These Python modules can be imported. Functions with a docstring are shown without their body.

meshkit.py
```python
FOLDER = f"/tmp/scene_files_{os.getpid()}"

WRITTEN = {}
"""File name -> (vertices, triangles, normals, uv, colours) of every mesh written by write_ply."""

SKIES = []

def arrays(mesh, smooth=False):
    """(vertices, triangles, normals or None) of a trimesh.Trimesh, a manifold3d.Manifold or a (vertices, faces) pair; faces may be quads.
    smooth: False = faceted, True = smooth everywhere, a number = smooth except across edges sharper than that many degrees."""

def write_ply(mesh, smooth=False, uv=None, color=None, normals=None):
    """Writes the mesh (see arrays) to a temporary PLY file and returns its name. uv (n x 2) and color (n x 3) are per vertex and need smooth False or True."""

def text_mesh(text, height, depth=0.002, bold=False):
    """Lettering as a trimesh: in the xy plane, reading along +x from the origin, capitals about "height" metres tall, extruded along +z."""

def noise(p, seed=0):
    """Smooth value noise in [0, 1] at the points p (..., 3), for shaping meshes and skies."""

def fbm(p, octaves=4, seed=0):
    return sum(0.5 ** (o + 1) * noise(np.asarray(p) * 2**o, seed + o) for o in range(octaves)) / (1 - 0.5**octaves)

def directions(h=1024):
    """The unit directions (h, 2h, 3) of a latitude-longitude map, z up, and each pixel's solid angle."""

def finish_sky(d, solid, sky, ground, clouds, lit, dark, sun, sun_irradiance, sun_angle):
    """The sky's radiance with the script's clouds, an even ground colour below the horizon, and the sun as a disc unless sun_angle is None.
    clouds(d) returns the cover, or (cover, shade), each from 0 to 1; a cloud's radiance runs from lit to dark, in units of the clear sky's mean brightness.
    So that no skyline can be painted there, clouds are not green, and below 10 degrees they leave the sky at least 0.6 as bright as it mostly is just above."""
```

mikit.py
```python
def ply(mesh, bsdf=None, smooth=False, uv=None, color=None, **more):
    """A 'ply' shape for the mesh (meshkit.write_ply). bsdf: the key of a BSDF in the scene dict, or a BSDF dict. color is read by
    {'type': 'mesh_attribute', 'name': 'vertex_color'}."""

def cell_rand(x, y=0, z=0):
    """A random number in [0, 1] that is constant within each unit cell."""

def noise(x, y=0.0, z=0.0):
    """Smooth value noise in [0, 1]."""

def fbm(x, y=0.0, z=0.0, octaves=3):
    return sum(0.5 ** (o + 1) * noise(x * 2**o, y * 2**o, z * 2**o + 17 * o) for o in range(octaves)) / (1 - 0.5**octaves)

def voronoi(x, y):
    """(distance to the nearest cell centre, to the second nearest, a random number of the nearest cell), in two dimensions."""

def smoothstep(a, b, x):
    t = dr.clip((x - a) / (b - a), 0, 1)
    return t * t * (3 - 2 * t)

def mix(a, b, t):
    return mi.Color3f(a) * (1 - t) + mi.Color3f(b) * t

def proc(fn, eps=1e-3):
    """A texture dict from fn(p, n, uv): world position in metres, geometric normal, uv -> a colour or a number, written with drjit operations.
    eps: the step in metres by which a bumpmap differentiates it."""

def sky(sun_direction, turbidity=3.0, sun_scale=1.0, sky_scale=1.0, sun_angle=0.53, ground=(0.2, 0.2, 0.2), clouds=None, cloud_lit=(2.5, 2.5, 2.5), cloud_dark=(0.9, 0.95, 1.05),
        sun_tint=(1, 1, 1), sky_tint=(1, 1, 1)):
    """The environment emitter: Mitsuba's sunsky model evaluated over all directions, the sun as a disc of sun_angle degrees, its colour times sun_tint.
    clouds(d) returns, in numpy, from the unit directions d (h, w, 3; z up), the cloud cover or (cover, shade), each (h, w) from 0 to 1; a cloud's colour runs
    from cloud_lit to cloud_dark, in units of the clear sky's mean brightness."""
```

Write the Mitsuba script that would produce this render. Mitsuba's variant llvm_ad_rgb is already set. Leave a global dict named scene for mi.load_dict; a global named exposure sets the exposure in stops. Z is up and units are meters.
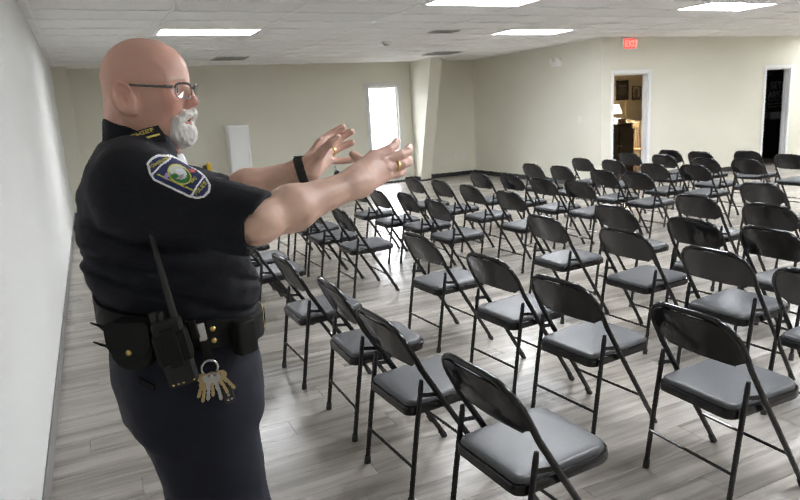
import math, random
import numpy as np, trimesh, manifold3d, drjit as dr, mitsuba as mi
import mikit, meshkit
from shapely.geometry import Polygon, Point, LineString, box as sbox
from shapely import affinity
T = mi.ScalarTransform4f
random.seed(7); rng = np.random.default_rng(7)

# ------------------------------------------------------------------ camera, sky, exposure
CAM = np.array([0.366, 0.0, 1.570]); YAW, PITCH, ROLL = map(math.radians, (24.99, 12.0, -3.25))
fwd = np.array([math.sin(YAW)*math.cos(PITCH), math.cos(YAW)*math.cos(PITCH), -math.sin(PITCH)])
r0 = np.array([math.cos(YAW), -math.sin(YAW), 0.0]); u0 = np.cross(r0, fwd)
upv = -math.sin(ROLL)*r0 + math.cos(ROLL)*u0
FOC = 648.2
exposure = 0.85
TROFFER = 20.0          # radiance of the ceiling lights
scene, labels = {}, {}
scene['camera'] = {'type': 'thinlens', 'fov': math.degrees(2*math.atan(400/FOC)), 'fov_axis': 'x', 'aperture_radius': 0.002, 'focus_distance': 1.9,
                   'near_clip': 0.05, 'far_clip': 200.0,
                   'to_world': T().look_at(CAM.tolist(), (CAM+fwd).tolist(), upv.tolist())}
scene['sky'] = mikit.sky((-0.45, 0.35, 0.8), turbidity=4.0, sky_scale=30.0, sun_scale=0.0, sun_angle=None, ground=(0.35, 0.35, 0.33),
                         clouds=lambda d: 0.55+0.4*meshkit.fbm(d*3.0, 4, 3))

# room measures (metres): left wall x=0, rows run along y, chairs face +x
H, DB, WR, DO = 2.656, 13.47, 8.79, 9.18
XE, YN = 16.5, -3.5

# ------------------------------------------------------------------ materials
def rgb(*c): return {'type': 'rgb', 'value': list(c)}
def prin(color, rough=.5, metal=0., spec=.5, **k):
    return {'type': 'twosided', 'bsdf': {'type': 'principled', 'base_color': rgb(*color) if isinstance(color, tuple) else color, 'roughness': rough, 'metallic': metal, 'specular': spec, **k}}
M = {}
def mat(name, d): scene['mat_'+name] = d; M[name] = 'mat_'+name
def paint(c, amt=.04):
    def fn(p, n, uv):
        t = mikit.fbm(p.x*1.3, p.y*1.3, p.z*1.3)
        return mi.Color3f(*c)*(1-amt+2*amt*t)
    return mikit.proc(fn)
mat('wall_beige', prin(paint((.655, .635, .545)), .6, spec=.3))
mat('wall_white', prin(paint((.60, .605, .595), .02), .55, spec=.3))
mat('wall_cream', prin(paint((.715, .70, .61)), .6, spec=.3))
def tile_fn(p, n, uv):
    sp = mikit.smoothstep(.66, .74, mikit.noise(p.x*95, p.y*170, 3.))
    return mi.Color3f(.73, .725, .71)*(1-.07*sp)*(.97+.06*mikit.cell_rand(dr.floor((p.x-.08)/1.22), dr.floor((p.y-.27)/.61)))
mat('ceiling_tile', prin(mikit.proc(tile_fn), .9, spec=.1))
mat('ceiling_rail', prin((.78, .775, .76), .5, spec=.3))
PW, PL = .18, 1.22     # plank width (y) and length (x)
def plank_off(row): return (row*0.391) % 1.0
def floor_fn(p, n, uv):
    row = dr.floor((p.y-YN)/PW); o = row*.391; o = o-dr.floor(o)
    col = dr.floor(p.x/PL+o); k = mikit.cell_rand(row, col, 5.)
    st = mikit.fbm(p.x*1.6+k*31, p.y*26+k*17, k*9, 4)
    fine = mikit.fbm(p.x*9+k*11, p.y*160, 2., 2)
    t = dr.clip(.46+.26*(k-.5)+1.05*(st-.5)+.2*(fine-.5), 0, 1)
    return mikit.mix((.120, .107, .095), (.42, .39, .352), t)
mat('floor', prin(mikit.proc(floor_fn), .27, spec=.5))
mat('baseboard_black', prin((.018, .018, .02), .35))
mat('baseboard_grey', prin((.16, .155, .155), .45))
mat('trim_white', prin((.78, .79, .80), .35))
mat('steel_black', prin((.005, .005, .0055), .10, spec=.5))
def vinyl_fn(p, n, uv): return mi.Color3f(.070, .073, .079)*(.9+.2*mikit.noise(p.x*400, p.y*400, p.z*400))
mat('vinyl', prin(mikit.proc(vinyl_fn), .42, spec=.55))
mat('rubber', prin((.02, .02, .02), .6))
mat('lens', {'type': 'twosided', 'bsdf': {'type': 'diffuse', 'reflectance': rgb(.8, .8, .8)}})
mat('lens_off', prin((.86, .86, .86), .35))
mat('white_metal', prin((.8, .8, .79), .35))
mat('white_plastic', prin((.78, .77, .73), .4))
mat('grey_metal', prin((.42, .42, .41), .45))
mat('dark', prin((.02, .02, .022), .5))
mat('vcol', prin({'type': 'mesh_attribute', 'name': 'vertex_color'}, .55, spec=.3))
mat('skin', prin({'type': 'mesh_attribute', 'name': 'vertex_color'}, .44, spec=.45))
mat('glass_pane', {'type': 'thindielectric', 'int_ior': 1.5})
mat('hair_white', prin((.80, .79, .77), .8, spec=.2))
def cloth_fn(p, n, uv):
    w = mikit.noise(p.x*420, p.y*420, p.z*420)
    return mi.Color3f(.0105, .0115, .0165)*(.75+.5*w)
mat('shirt_cloth', prin(mikit.proc(cloth_fn), .85, spec=.25, sheen=.5))
mat('trouser_cloth', prin((.011, .0125, .022), .8, spec=.25, sheen=.6))
mat('leather', prin((.009, .009, .009), .55, spec=.18))
mat('nylon', prin((.020, .020, .020), .65, spec=.25))
mat('gold', prin((.80, .60, .22), .28, 1.))
mat('brass', prin((.62, .50, .28), .3, 1.))
mat('steel', prin((.68, .68, .70), .25, 1.))
mat('gunmetal', prin((.16, .16, .17), .3, .9))
mat('white_cloth', prin((.86, .88, .92), .8, spec=.2))
mat('asphalt', prin((.42, .42, .42), .9))

# ------------------------------------------------------------------ mesh helpers
def add(key, mesh, m, smooth=False, label=None, cat=None, group=None, kind=None, color=None, **more):
    assert key not in scene, key
    scene[key] = mikit.ply(mesh, M[m] if isinstance(m, str) else m, smooth=smooth, color=color, **more)
    tag(key, label, cat, group, kind)
    return key
def tag(key, label=None, cat=None, group=None, kind=None):
    d = {k: v for k, v in dict(label=label, category=cat, group=group, kind=kind).items() if v}
    if d: labels[key] = d
cat_ = trimesh.util.concatenate
def bx(x0, x1, y0, y1, z0, z1):
    m = trimesh.creation.box((x1-x0, y1-y0, z1-z0)); m.apply_translation(((x0+x1)/2, (y0+y1)/2, (z0+z1)/2)); return m
def cbx(x0, x1, y0, y1, z0, z1, c=.004):
    """box with chamfered edges"""
    P = []
    for i in (0, 1):
        for j in (0, 1):
            for k in (0, 1):
                b = np.array([(x0, x1)[i], (y0, y1)[j], (z0, z1)[k]], float); s = np.array([1-2*i, 1-2*j, 1-2*k])*c
                for a in range(3):
                    q = b+s; q[a] = b[a]; P.append(q)
    return trimesh.convex.convex_hull(np.array(P))
def tube(pts, r, sides=10, cap=True):
    p = np.asarray(pts, float); r = np.broadcast_to(np.asarray(r, float), (len(p),))
    t = np.gradient(p, axis=0); t /= np.linalg.norm(t, axis=1, keepdims=True)+1e-12
    a = np.cross(t[0], [0, 0, 1.]) if abs(t[0][2]) < .9 else np.cross(t[0], [1., 0, 0]); a /= np.linalg.norm(a)
    A = []
    for k in range(len(p)):
        a = a-t[k]*(a@t[k]); a /= np.linalg.norm(a); A.append(a)
    A = np.array(A); B = np.cross(t, A); g = np.arange(sides)*2*np.pi/sides
    v = p[:, None]+r[:, None, None]*(np.cos(g)[None, :, None]*A[:, None]+np.sin(g)[None, :, None]*B[:, None])
    f = []
    for i in range(len(p)-1):
        for j in range(sides):
            k = (j+1) % sides; a0, b0, c0, d0 = i*sides+j, i*sides+k, (i+1)*sides+k, (i+1)*sides+j
            f += [[a0, b0, c0], [a0, c0, d0]]
    v = v.reshape(-1, 3)
    if cap:
        n = len(v); v = np.vstack([v, p[0], p[-1]]); e = (len(p)-1)*sides
        for j in range(sides):
            k = (j+1) % sides
            f += [[n, k, j], [n+1, e+j, e+k]]
    return trimesh.Trimesh(v, np.array(f), process=False)
def lathe(prof, n=24):
    return trimesh.creation.revolve(np.array(prof, float), sections=n)
def rrect(x0, x1, y0, y1, r, n=6):
    """rounded rectangle outline, counter-clockwise; r = radii of corners (x0y0, x1y0, x1y1, x0y1)"""
    r = (r,)*4 if np.isscalar(r) else r; out = []
    for (cx, cy, a0), q in zip(((x0+r[0], y0+r[0], 180), (x1-r[1], y0+r[1], 270), (x1-r[2], y1-r[2], 0), (x0+r[3], y1-r[3], 90)), r):
        for a in np.radians(np.linspace(a0, a0+90, n)): out.append((cx+q*math.cos(a), cy+q*math.sin(a)))
    return np.array(out)
def inset(ring, d):
    c = ring.mean(0); t = np.roll(ring, -1, 0)-np.roll(ring, 1, 0); t /= np.linalg.norm(t, axis=1, keepdims=True)+1e-9
    return ring-np.stack([t[:, 1], -t[:, 0]], 1)*d
def stack(ring, levels):
    """loft of one outline through (inset, z) levels, closed top and bottom"""
    n = len(ring); V, F = [], []
    for d, z in levels:
        o = ring.mean(0)+(ring-ring.mean(0))*d[1] if isinstance(d, tuple) else inset(ring, d)
        V.append(np.column_stack([o, np.full(n, z)]))
    for i in range(len(levels)-1):
        for j in range(n):
            k = (j+1) % n; F += [[i*n+j, i*n+k, (i+1)*n+k], [i*n+j, (i+1)*n+k, (i+1)*n+j]]
    V = np.vstack(V); c0, c1 = len(V), len(V)+1; e = (len(levels)-1)*n
    V = np.vstack([V, [*ring.mean(0), levels[0][1]], [*ring.mean(0), levels[-1][1]]])
    for j in range(n):
        k = (j+1) % n; F += [[c0, k, j], [c1, e+j, e+k]]
    return trimesh.Trimesh(V, np.array(F), process=False)
def extr(poly, d):
    return cat_([trimesh.creation.extrude_polygon(g, d, engine='earcut') for g in getattr(poly, 'geoms', [poly])])
def num(name, i): return name if i == 0 else f'{name}_{i:03d}'
def xform(mesh, m): mesh = mesh.copy(); mesh.apply_transform(np.array(m)); return mesh
def rotz(deg): return trimesh.transformations.rotation_matrix(math.radians(deg), [0, 0, 1])

# ------------------------------------------------------------------ the room
# floor of planks
add('floor', bx(-.2, XE+.2, YN-.2, DB+4.2, -.25, -.012), 'grey_metal', label='floor of weathered grey wood-look planks', cat='floor', kind='structure')
def plank(x0, x1, y0, y1):
    g, c, z0 = .0006, .0016, -.012
    o = np.array([[x0+g, y0+g], [x1-g, y0+g], [x1-g, y1-g], [x0+g, y1-g]]); i = np.array([[x0+c, y0+c], [x1-c, y0+c], [x1-c, y1-c], [x0+c, y1-c]])
    V = np.vstack([np.column_stack([o, np.full(4, z0)]), np.column_stack([o, np.full(4, -.0012)]), np.column_stack([i, np.zeros(4)])]); F = []
    for b in (0, 4):
        for j in range(4):
            k = (j+1) % 4; F += [[b+j, b+k, b+4+k], [b+j, b+4+k, b+4+j]]
    F += [[8, 9, 10], [8, 10, 11]]
    return trimesh.Trimesh(V, F, process=False)
planks = []
for row in range(int((DB-YN)/PW)+1):
    y0 = YN+row*PW; y1 = min(y0+PW, DB); o = (row*.391) % 1.0
    for col in range(0, int(XE/PL)+2):
        x0 = max((col-o)*PL, 0.0); x1 = min((col+1-o)*PL, XE if y0 < DO else WR)
        if x1-x0 > .02 and y1-y0 > .02:
            c = np.array([(x0+x1)/2, (y0+y1)/2, 0])-CAM; z = c@fwd
            sx, sy = FOC*(c@r0)/max(z, .01), FOC*(c@u0)/max(z, .01)
            planks.append((0 if z > .4 and abs(sx) < 520 and abs(sy) < 330 else 1, np.linalg.norm(c), plank(x0, x1, y0, y1)))
planks.sort(key=lambda t: t[:2])
for i, (_, _, m) in enumerate(planks[:300]): add(num('floor__plank', i), m, 'floor')
add('floor__plank_field', cat_([m for *_, m in planks[300:]]), 'floor', label='farther grey wood-look planks', kind='stuff')

# ceiling of lay-in tiles, 0.61 x 1.22, with troffers and vents in some of the cells
add('ceiling', bx(-.2, XE+.2, YN-.2, DB+.2, H+.12, H+.3), 'ceiling_tile', label='white suspended tile ceiling with recessed lights', cat='ceiling', kind='structure')
GX, GY, TX, TY = .08, .27, 1.22, .61
LIGHTS = [(1, 13), (5, 13), (12, 13), (3, 9), (6, 9), (8, 9), (11, 9), (2, 5), (5, 5), (8, 5), (2, 1), (5, 1), (8, 1), (4, -3)]
OFF = [(3, 18)]
tiles = []
for i in range(-1, 14):
    for j in range(-7, 22):
        x0, y0 = GX+i*TX, GY+j*TY; x1, y1 = x0+TX, y0+TY
        x0, y0, x1, y1 = max(x0, 0), max(y0, YN), min(x1, XE if y0 < DO else WR), min(y1, DB)
        if x1-x0 < .03 or y1-y0 < .03 or (i, j) in LIGHTS or (i, j) in OFF: continue
        c = np.array([(x0+x1)/2, (y0+y1)/2, H])-CAM; z = c@fwd
        vis = z > .4 and abs(FOC*(c@r0)/max(z, .01)) < 520 and FOC*(c@u0)/max(z, .01) < 300
        tiles.append((0 if vis else 1, np.linalg.norm(c), bx(x0+.003, x1-.003, y0+.003, y1-.003, H+.005, H+.02)))
tiles.sort(key=lambda t: t[:2])
nv = min(300, sum(1 for t in tiles if t[0] == 0))
for i, (_, _, m) in enumerate(tiles[:nv]): add(num('ceiling__tile', i), m, 'ceiling_tile')
add('ceiling__tile_field', cat_([m for *_, m in tiles[nv:]]), 'ceiling_tile', label='ceiling tiles beyond those in view', kind='stuff')
k = 0
for i in range(0, 14):
    x = GX+i*TX
    add(num('ceiling__grid_rail', k), bx(x-.012, x+.012, YN, DO if x > WR else DB, H-.001, H+.0045), 'ceiling_rail'); k += 1
for j in range(-6, 22):
    y = GY+j*TY
    add(num('ceiling__grid_rail', k), bx(0, WR if y > DO else XE, y-.012, y+.012, H-.0008, H+.0043), 'ceiling_rail'); k += 1
def troffer(key, i, j, label, lit=True):
    x0, y0 = GX+i*TX+.012, GY+j*TY+.012; x1, y1 = x0+TX-.024, y0+TY-.024
    f = .022
    add(key+'__frame', cat_([bx(x0, x1, y0, y0+f, H-.003, H+.05), bx(x0, x1, y1-f, y1, H-.003, H+.05), bx(x0, x0+f, y0+f, y1-f, H-.003, H+.05), bx(x1-f, x1, y0+f, y1-f, H-.003, H+.05), bx(x0, x1, y0, y1, H+.05, H+.1)]), 'white_metal')
    ln = trimesh.Trimesh([[x0+f, y0+f, H+.004], [x1-f, y0+f, H+.004], [x1-f, y1-f, H+.004], [x0+f, y1-f, H+.004]], [[0, 2, 1], [0, 3, 2]], process=False)
    if lit: add(key+'__lens', ln, 'lens', label='glowing white diffuser', emitter={'type': 'area', 'radiance': rgb(TROFFER*.97, TROFFER*1.0, TROFFER*1.035)})
    else: add(key+'__lens', ln, 'lens_off', label='unlit diffuser')
    tag(key, label, 'ceiling light')
LL = {(1, 13): 'lit rectangular ceiling light above the officer\'s outstretched arms at upper left', (3, 9): 'lit ceiling light cut off by the top edge of the photo, right of the centre',
      (5, 13): 'lit ceiling light nearest the inner corner of the right wall', (6, 9): 'lit ceiling light above and right of the red exit sign', (8, 9): 'lit ceiling light at the top right edge of the photo'}
n = 0
for i, j in LIGHTS:
    if (i, j) in LL: troffer(num('ceiling_light', n), i, j, LL[(i, j)])
    else:
        troffer(num('ceiling_light', n), i, j, 'lit ceiling light outside the photo'); labels[num('ceiling_light', n)]['group'] = 'ceiling lights behind and beside the camera'
    n += 1
troffer(num('ceiling_light', n), 3, 18, 'unlit ceiling light near the back wall between two vents', lit=False)

def vent(key, x0, x1, y0, y1, label):
    f = .03
    add(key+'__frame', cat_([bx(x0, x1, y0, y0+f, H-.014, H), bx(x0, x1, y1-f, y1, H-.014, H), bx(x0, x0+f, y0+f, y1-f, H-.014, H), bx(x1-f, x1, y0+f, y1-f, H-.014, H)]), 'grey_metal')
    add(key+'__backing', bx(x0+f, x1-f, y0+f, y1-f, H-.003, H-.001), prin((.16, .16, .16), .6))
    nl = max(3, int((y1-y0-2*f)/.04))
    for q in range(nl):
        yy = y0+f+(q+.5)*(y1-y0-2*f)/nl
        s = bx(x0+f, x1-f, -.014, .014, -.001, .001); s.apply_transform(trimesh.transformations.rotation_matrix(.6, [1, 0, 0])); s.apply_translation((0, yy, H-.009))
        add(num(key+'__slat', q), s, 'grey_metal')
    tag(key, label, 'ceiling vent')
vent('ceiling_vent', 2.56, 3.14, 11.66, 12.2, 'grey louvred ceiling vent near the back wall above the white cabinet')
vent('ceiling_vent_001', 6.62, 7.22, 11.3, 11.86, 'grey louvred ceiling vent beside the tapered column top')
vent('ceiling_vent_002', 4.98, 5.36, 8.28, 8.55, 'small grey ceiling vent between the column and the middle light')
# smoke detector
add('smoke_detector__base', xform(lathe([(0, 0), (.07, 0), (.07, -.02), (.062, -.028), (0, -.028)], 24), T().translate([4.84, 9.67, H]).matrix), 'white_plastic')
add('smoke_detector__sensor', xform(lathe([(0, -.028), (.05, -.028), (.042, -.05), (.02, -.058), (0, -.058)], 24), T().translate([4.84, 9.67, H]).matrix), 'grey_metal')
tag('smoke_detector', 'small round smoke detector on the ceiling', 'smoke detector')
add('sprinkler_head__plate', xform(lathe([(0, 0), (.04, 0), (.036, -.008), (0, -.008)], 20), T().translate([3.62, 7.35, H]).matrix), 'white_plastic')
add('sprinkler_head__nozzle', xform(lathe([(0, -.008), (.01, -.008), (.01, -.03), (.024, -.032), (.024, -.035), (0, -.035)], 16), T().translate([3.62, 7.35, H]).matrix), 'white_metal')
tag('sprinkler_head', 'small white sprinkler head on the ceiling left of the smoke detector', 'sprinkler')

# walls
def struct(key, m, mt, label, cat='wall', **k): add(key, m, mt, label=label, cat=cat, kind='structure', **k)
HT = H+.12
struct('wall_left', bx(-.15, 0, YN-.15, DB+.15, -.012, HT), 'wall_white', 'pale grey-white wall running close along the left')
WX0, WX1, WZ0, WZ1 = 6.09, 6.80, .12, 2.145
struct('wall_back', cat_([bx(0, WX0, DB, DB+.15, -.012, HT), bx(WX1, WR+.12, DB, DB+.15, -.012, HT), bx(WX0, WX1, DB, DB+.15, WZ1, HT), bx(WX0, WX1, DB, DB+.15, -.012, WZ0)]), 'wall_beige', 'beige wall at the far end of the room')
struct('wall_right', bx(WR, WR+.12, DO, DB, -.012, HT), 'wall_cream', 'pale wall on the right of the far alcove with the emergency light')
D1a, D1b, D2a, D2b, DH = 9.06, 9.92, 13.18, 13.95, 2.03
struct('wall_office', cat_([bx(WR+.12, D1a, DO, DO+.12, -.012, HT), bx(D1b, D2a, DO, DO+.12, -.012, HT), bx(D2b, XE, DO, DO+.12, -.012, HT), bx(D1a, D1b, DO, DO+.12, DH, HT), bx(D2a, D2b, DO, DO+.12, DH, HT)]), 'wall_cream', 'cream wall with two doorways on the right')
struct('wall_near', bx(-.15, XE+.15, YN-.15, YN, -.012, HT), 'wall_cream', 'wall behind the camera')
struct('wall_far_right', bx(XE, XE+.15, YN, 10.75, -.012, HT), 'wall_cream', 'wall at the far right end of the room')
def baseboard(key, x0, x1, y0, y1, mt, label):
    struct(key, cbx(x0, x1, y0, y1, 0, .10, .004), mt, label, 'baseboard')
baseboard('baseboard_left', 0, .012, YN, 12.85, 'baseboard_grey', 'grey baseboard along the left wall')
baseboard('baseboard_back', .25, 7.10, DB-.014, DB, 'baseboard_black', 'black baseboard along the back wall')
baseboard('baseboard_alcove', 7.42, WR, DB-.014, DB, 'baseboard_black', 'black baseboard between the column and the far corner')
baseboard('baseboard_right', WR-.014, WR, DO-.014, DB-.014, 'baseboard_black', 'black baseboard under the emergency light wall')
baseboard('baseboard_office', D1b+.09, D2a-.09, DO-.014, DO, 'baseboard_black', 'black baseboard between the two doorways')
baseboard('baseboard_end', D2b+.09, XE, DO-.014, DO, 'baseboard_black', 'black baseboard right of the second doorway')
# tapered columns of the steel frame, boxed in
def column(key, x0, x1, d0, d1, label):
    V = []
    for z, d in ((-.012, d0), (HT, d1)):
        for x in (x0, x1):
            for y in (DB-d, DB): V.append((x, y, z))
    struct(key, trimesh.convex.convex_hull(np.array(V)), 'wall_beige', label, 'column')
column('column_1', 0, .237, .28, .56, 'tapered boxed-in column in the back left corner')
column('column_2', 7.13, 7.40, .28, 1.06, 'tapered boxed-in column right of the window')
for q, (x0, x1, d) in enumerate(((0, .25, .294), (7.115, 7.415, .294))):
    add(f'column_{q+1}__base_trim', bx(x0, x1, DB-d, DB-.014, 0, .10), 'baseboard_black', label='black base trim')
# window
struct('window_1', bx(WX0, WX1, DB+.05, DB+.09, WZ0, WZ0+.05), 'trim_white', 'tall narrow window in the back wall, bright with daylight', 'window')
def wpart(n, m, mt='trim_white', **k): add('window_1__'+n, m, mt, **k)
wpart('frame', cat_([bx(WX0, WX0+.04, DB+.04, DB+.1, WZ0+.05, WZ1), bx(WX1-.04, WX1, DB+.04, DB+.1, WZ0+.05, WZ1), bx(WX0+.04, WX1-.04, DB+.04, DB+.1, WZ1-.04, WZ1)]))
wpart('pane', bx(WX0+.04, WX1-.04, DB+.068, DB+.0685, WZ0+.05, WZ1-.04), 'glass_pane')
wpart('casing', cat_([cbx(WX0-.08, WX0, DB-.015, DB, WZ0-.08, WZ1+.08), cbx(WX1, WX1+.08, DB-.015, DB, WZ0-.08, WZ1+.08), cbx(WX0, WX1, DB-.015, DB, WZ1, WZ1+.08), cbx(WX0, WX1, DB-.02, DB, WZ0-.08, WZ0)]), 'wall_white')
# outside: pavement beyond the window
struct('ground', bx(-12, 22, DB+4.2, DB+60, -.3, -.1), 'asphalt', 'pavement outside the window', 'ground')
# doors: jambs and casings
def doorway(key, a, b, label):
    y0, y1, t = DO, DO+.12, .018
    struct(key, cat_([bx(a, a+t, y0-.002, y1+.002, 0, DH), bx(b-t, b, y0-.002, y1+.002, 0, DH), bx(a+t, b-t, y0-.002, y1+.002, DH-t, DH)]), 'trim_white', label, 'doorway')
    c = .065
    add(key+'__casing', cat_([cbx(a-c+.01, a+.008, y0-.018, y0-.002, 0, DH+c-.01, .005), cbx(b-.008, b+c-.01, y0-.018, y0-.002, 0, DH+c-.01, .005), cbx(a+.008, b-.008, y0-.018, y0-.002, DH-.008, DH+c-.01, .005)]), 'trim_white')
    add(key+'__stop', cat_([bx(a+t, a+t+.012, y0+.06, y1, 0, DH-t), bx(b-t-.012, b-t, y0+.06, y1, 0, DH-t), bx(a+t+.012, b-t-.012, y0+.06, y1, DH-t-.012, DH-t)]), 'trim_white')
doorway('door_1', D1a, D1b, 'open white-cased doorway into a lamp-lit office')
doorway('door_2', D2a, D2b, 'open white-cased doorway into a dark room at the right edge')

# ------------------------------------------------------------------ rooms behind the doorways
def carpet(p, n, uv): return mi.Color3f(.10, .085, .075)*(.8+.4*mikit.noise(p.x*150, p.y*150, 0.))
mat('carpet', prin(mikit.proc(carpet), .95, spec=.1))
mat('office_wall', prin(paint((.60, .53, .44)), .6, spec=.3))
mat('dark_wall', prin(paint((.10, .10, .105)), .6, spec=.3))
struct('floor_office', bx(WR+.12, XE, DO+.12, 12.0, -.03, 0), 'carpet', 'carpet inside the two rooms', 'floor')
struct('wall_office_back', bx(WR+.12, 13.0, 11.8, 11.95, 0, HT), 'office_wall', 'warm tan wall at the back of the lamp-lit office')
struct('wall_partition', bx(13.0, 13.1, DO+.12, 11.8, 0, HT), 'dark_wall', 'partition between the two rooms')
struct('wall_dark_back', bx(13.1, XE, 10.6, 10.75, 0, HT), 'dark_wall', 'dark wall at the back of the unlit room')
mat('print_dark', prin((.028, .026, .028), .35))
mat('print_tan', prin((.33, .29, .24), .5))
mat('wood_warm', prin((.33, .18, .08), .4))
mat('wood_black', prin((.006, .0055, .0055), .4, spec=.25))
# two framed pictures
def picture(key, x0, x1, z0, z1, y, label, blobs, bg):
    f = .02
    add(key+'__frame', cat_([cbx(x0, x1, y-.025, y, z0, z0+f, .003), cbx(x0, x1, y-.025, y, z1-f, z1, .003), cbx(x0, x0+f, y-.025, y, z0+f, z1-f, .003), cbx(x1-f, x1, y-.025, y, z0+f, z1-f, .003)]), 'wood_black')
    add(key+'__print', bx(x0+f, x1-f, y-.012, y-.004, z0+f, z1-f), bg)
    for q, (poly, m) in enumerate(blobs):
        g = extr(poly, .0015); g.apply_transform(trimesh.transformations.rotation_matrix(math.pi/2, [1, 0, 0])); g.apply_translation((0, y-.012, 0))
        add(num(key+'__print_figure', q), g, m)
    tag(key, label, 'picture')
mat('print_grey', prin((.10, .095, .095), .5)); mat('print_mid', prin((.055, .05, .05), .5))
P_ = lambda *pts: Polygon(pts)
picture('framed_picture', 11.63, 12.0, 1.55, 2.0, 11.8, 'larger dark framed picture on the office wall above the lamp', [(affinity.scale(Point(11.80, 1.76).buffer(.1), 1, 1.1), 'print_mid'), (sbox(11.67, 1.86, 11.93, 1.90), 'print_grey')], 'print_dark')
picture('framed_picture_001', 12.12, 12.38, 1.54, 1.86, 11.8, 'smaller framed picture with a pale background on the office wall', [(affinity.scale(Point(12.25, 1.70).buffer(.08), .7, 1.4), 'print_mid'), (sbox(12.15, 1.565, 12.35, 1.60), 'print_dark')], 'print_tan')
# swing-arm floor lamp
LX, LY = 11.455, 11.3
def at(m, *o): return xform(m, T().translate(list(o)).matrix)
add('floor_lamp__base', at(lathe([(0, 0), (.13, 0), (.125, .018), (.03, .03), (0, .03)], 24), LX, LY, 0), 'brass')
add('floor_lamp__pole', tube([(LX, LY, .02), (LX, LY, 1.52)], .009), 'brass')
ring_ = trimesh.creation.torus(.045, .008, 24, 8); ring_.apply_transform(trimesh.transformations.rotation_matrix(math.pi/2, [1, 0, 0]))
add('floor_lamp__joint', at(ring_, LX, LY, 1.42), 'brass', smooth=True)
add('floor_lamp__arm', tube([(LX-.04, LY, 1.42), (11.12, LY, 1.43), (11.10, LY, 1.46)], .007), 'brass')
add('floor_lamp__shade', at(trimesh.creation.revolve(np.array([(.155, -.10), (.09, .09), (.087, .09), (.152, -.10)]), sections=32), 11.12, LY, 1.37), prin((.9, .8, .6), .8), label='glowing cream shade',
    emitter={'type': 'area', 'radiance': rgb(6, 4.6, 2.6)})
scene['floor_lamp_bulb'] = {'type': 'point', 'position': [11.12, LY-.02, 1.30], 'intensity': rgb(9.5, 7.4, 4.8)}
tag('floor_lamp', 'brass swing-arm floor lamp with a glowing shade in the office', 'floor lamp')
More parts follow.
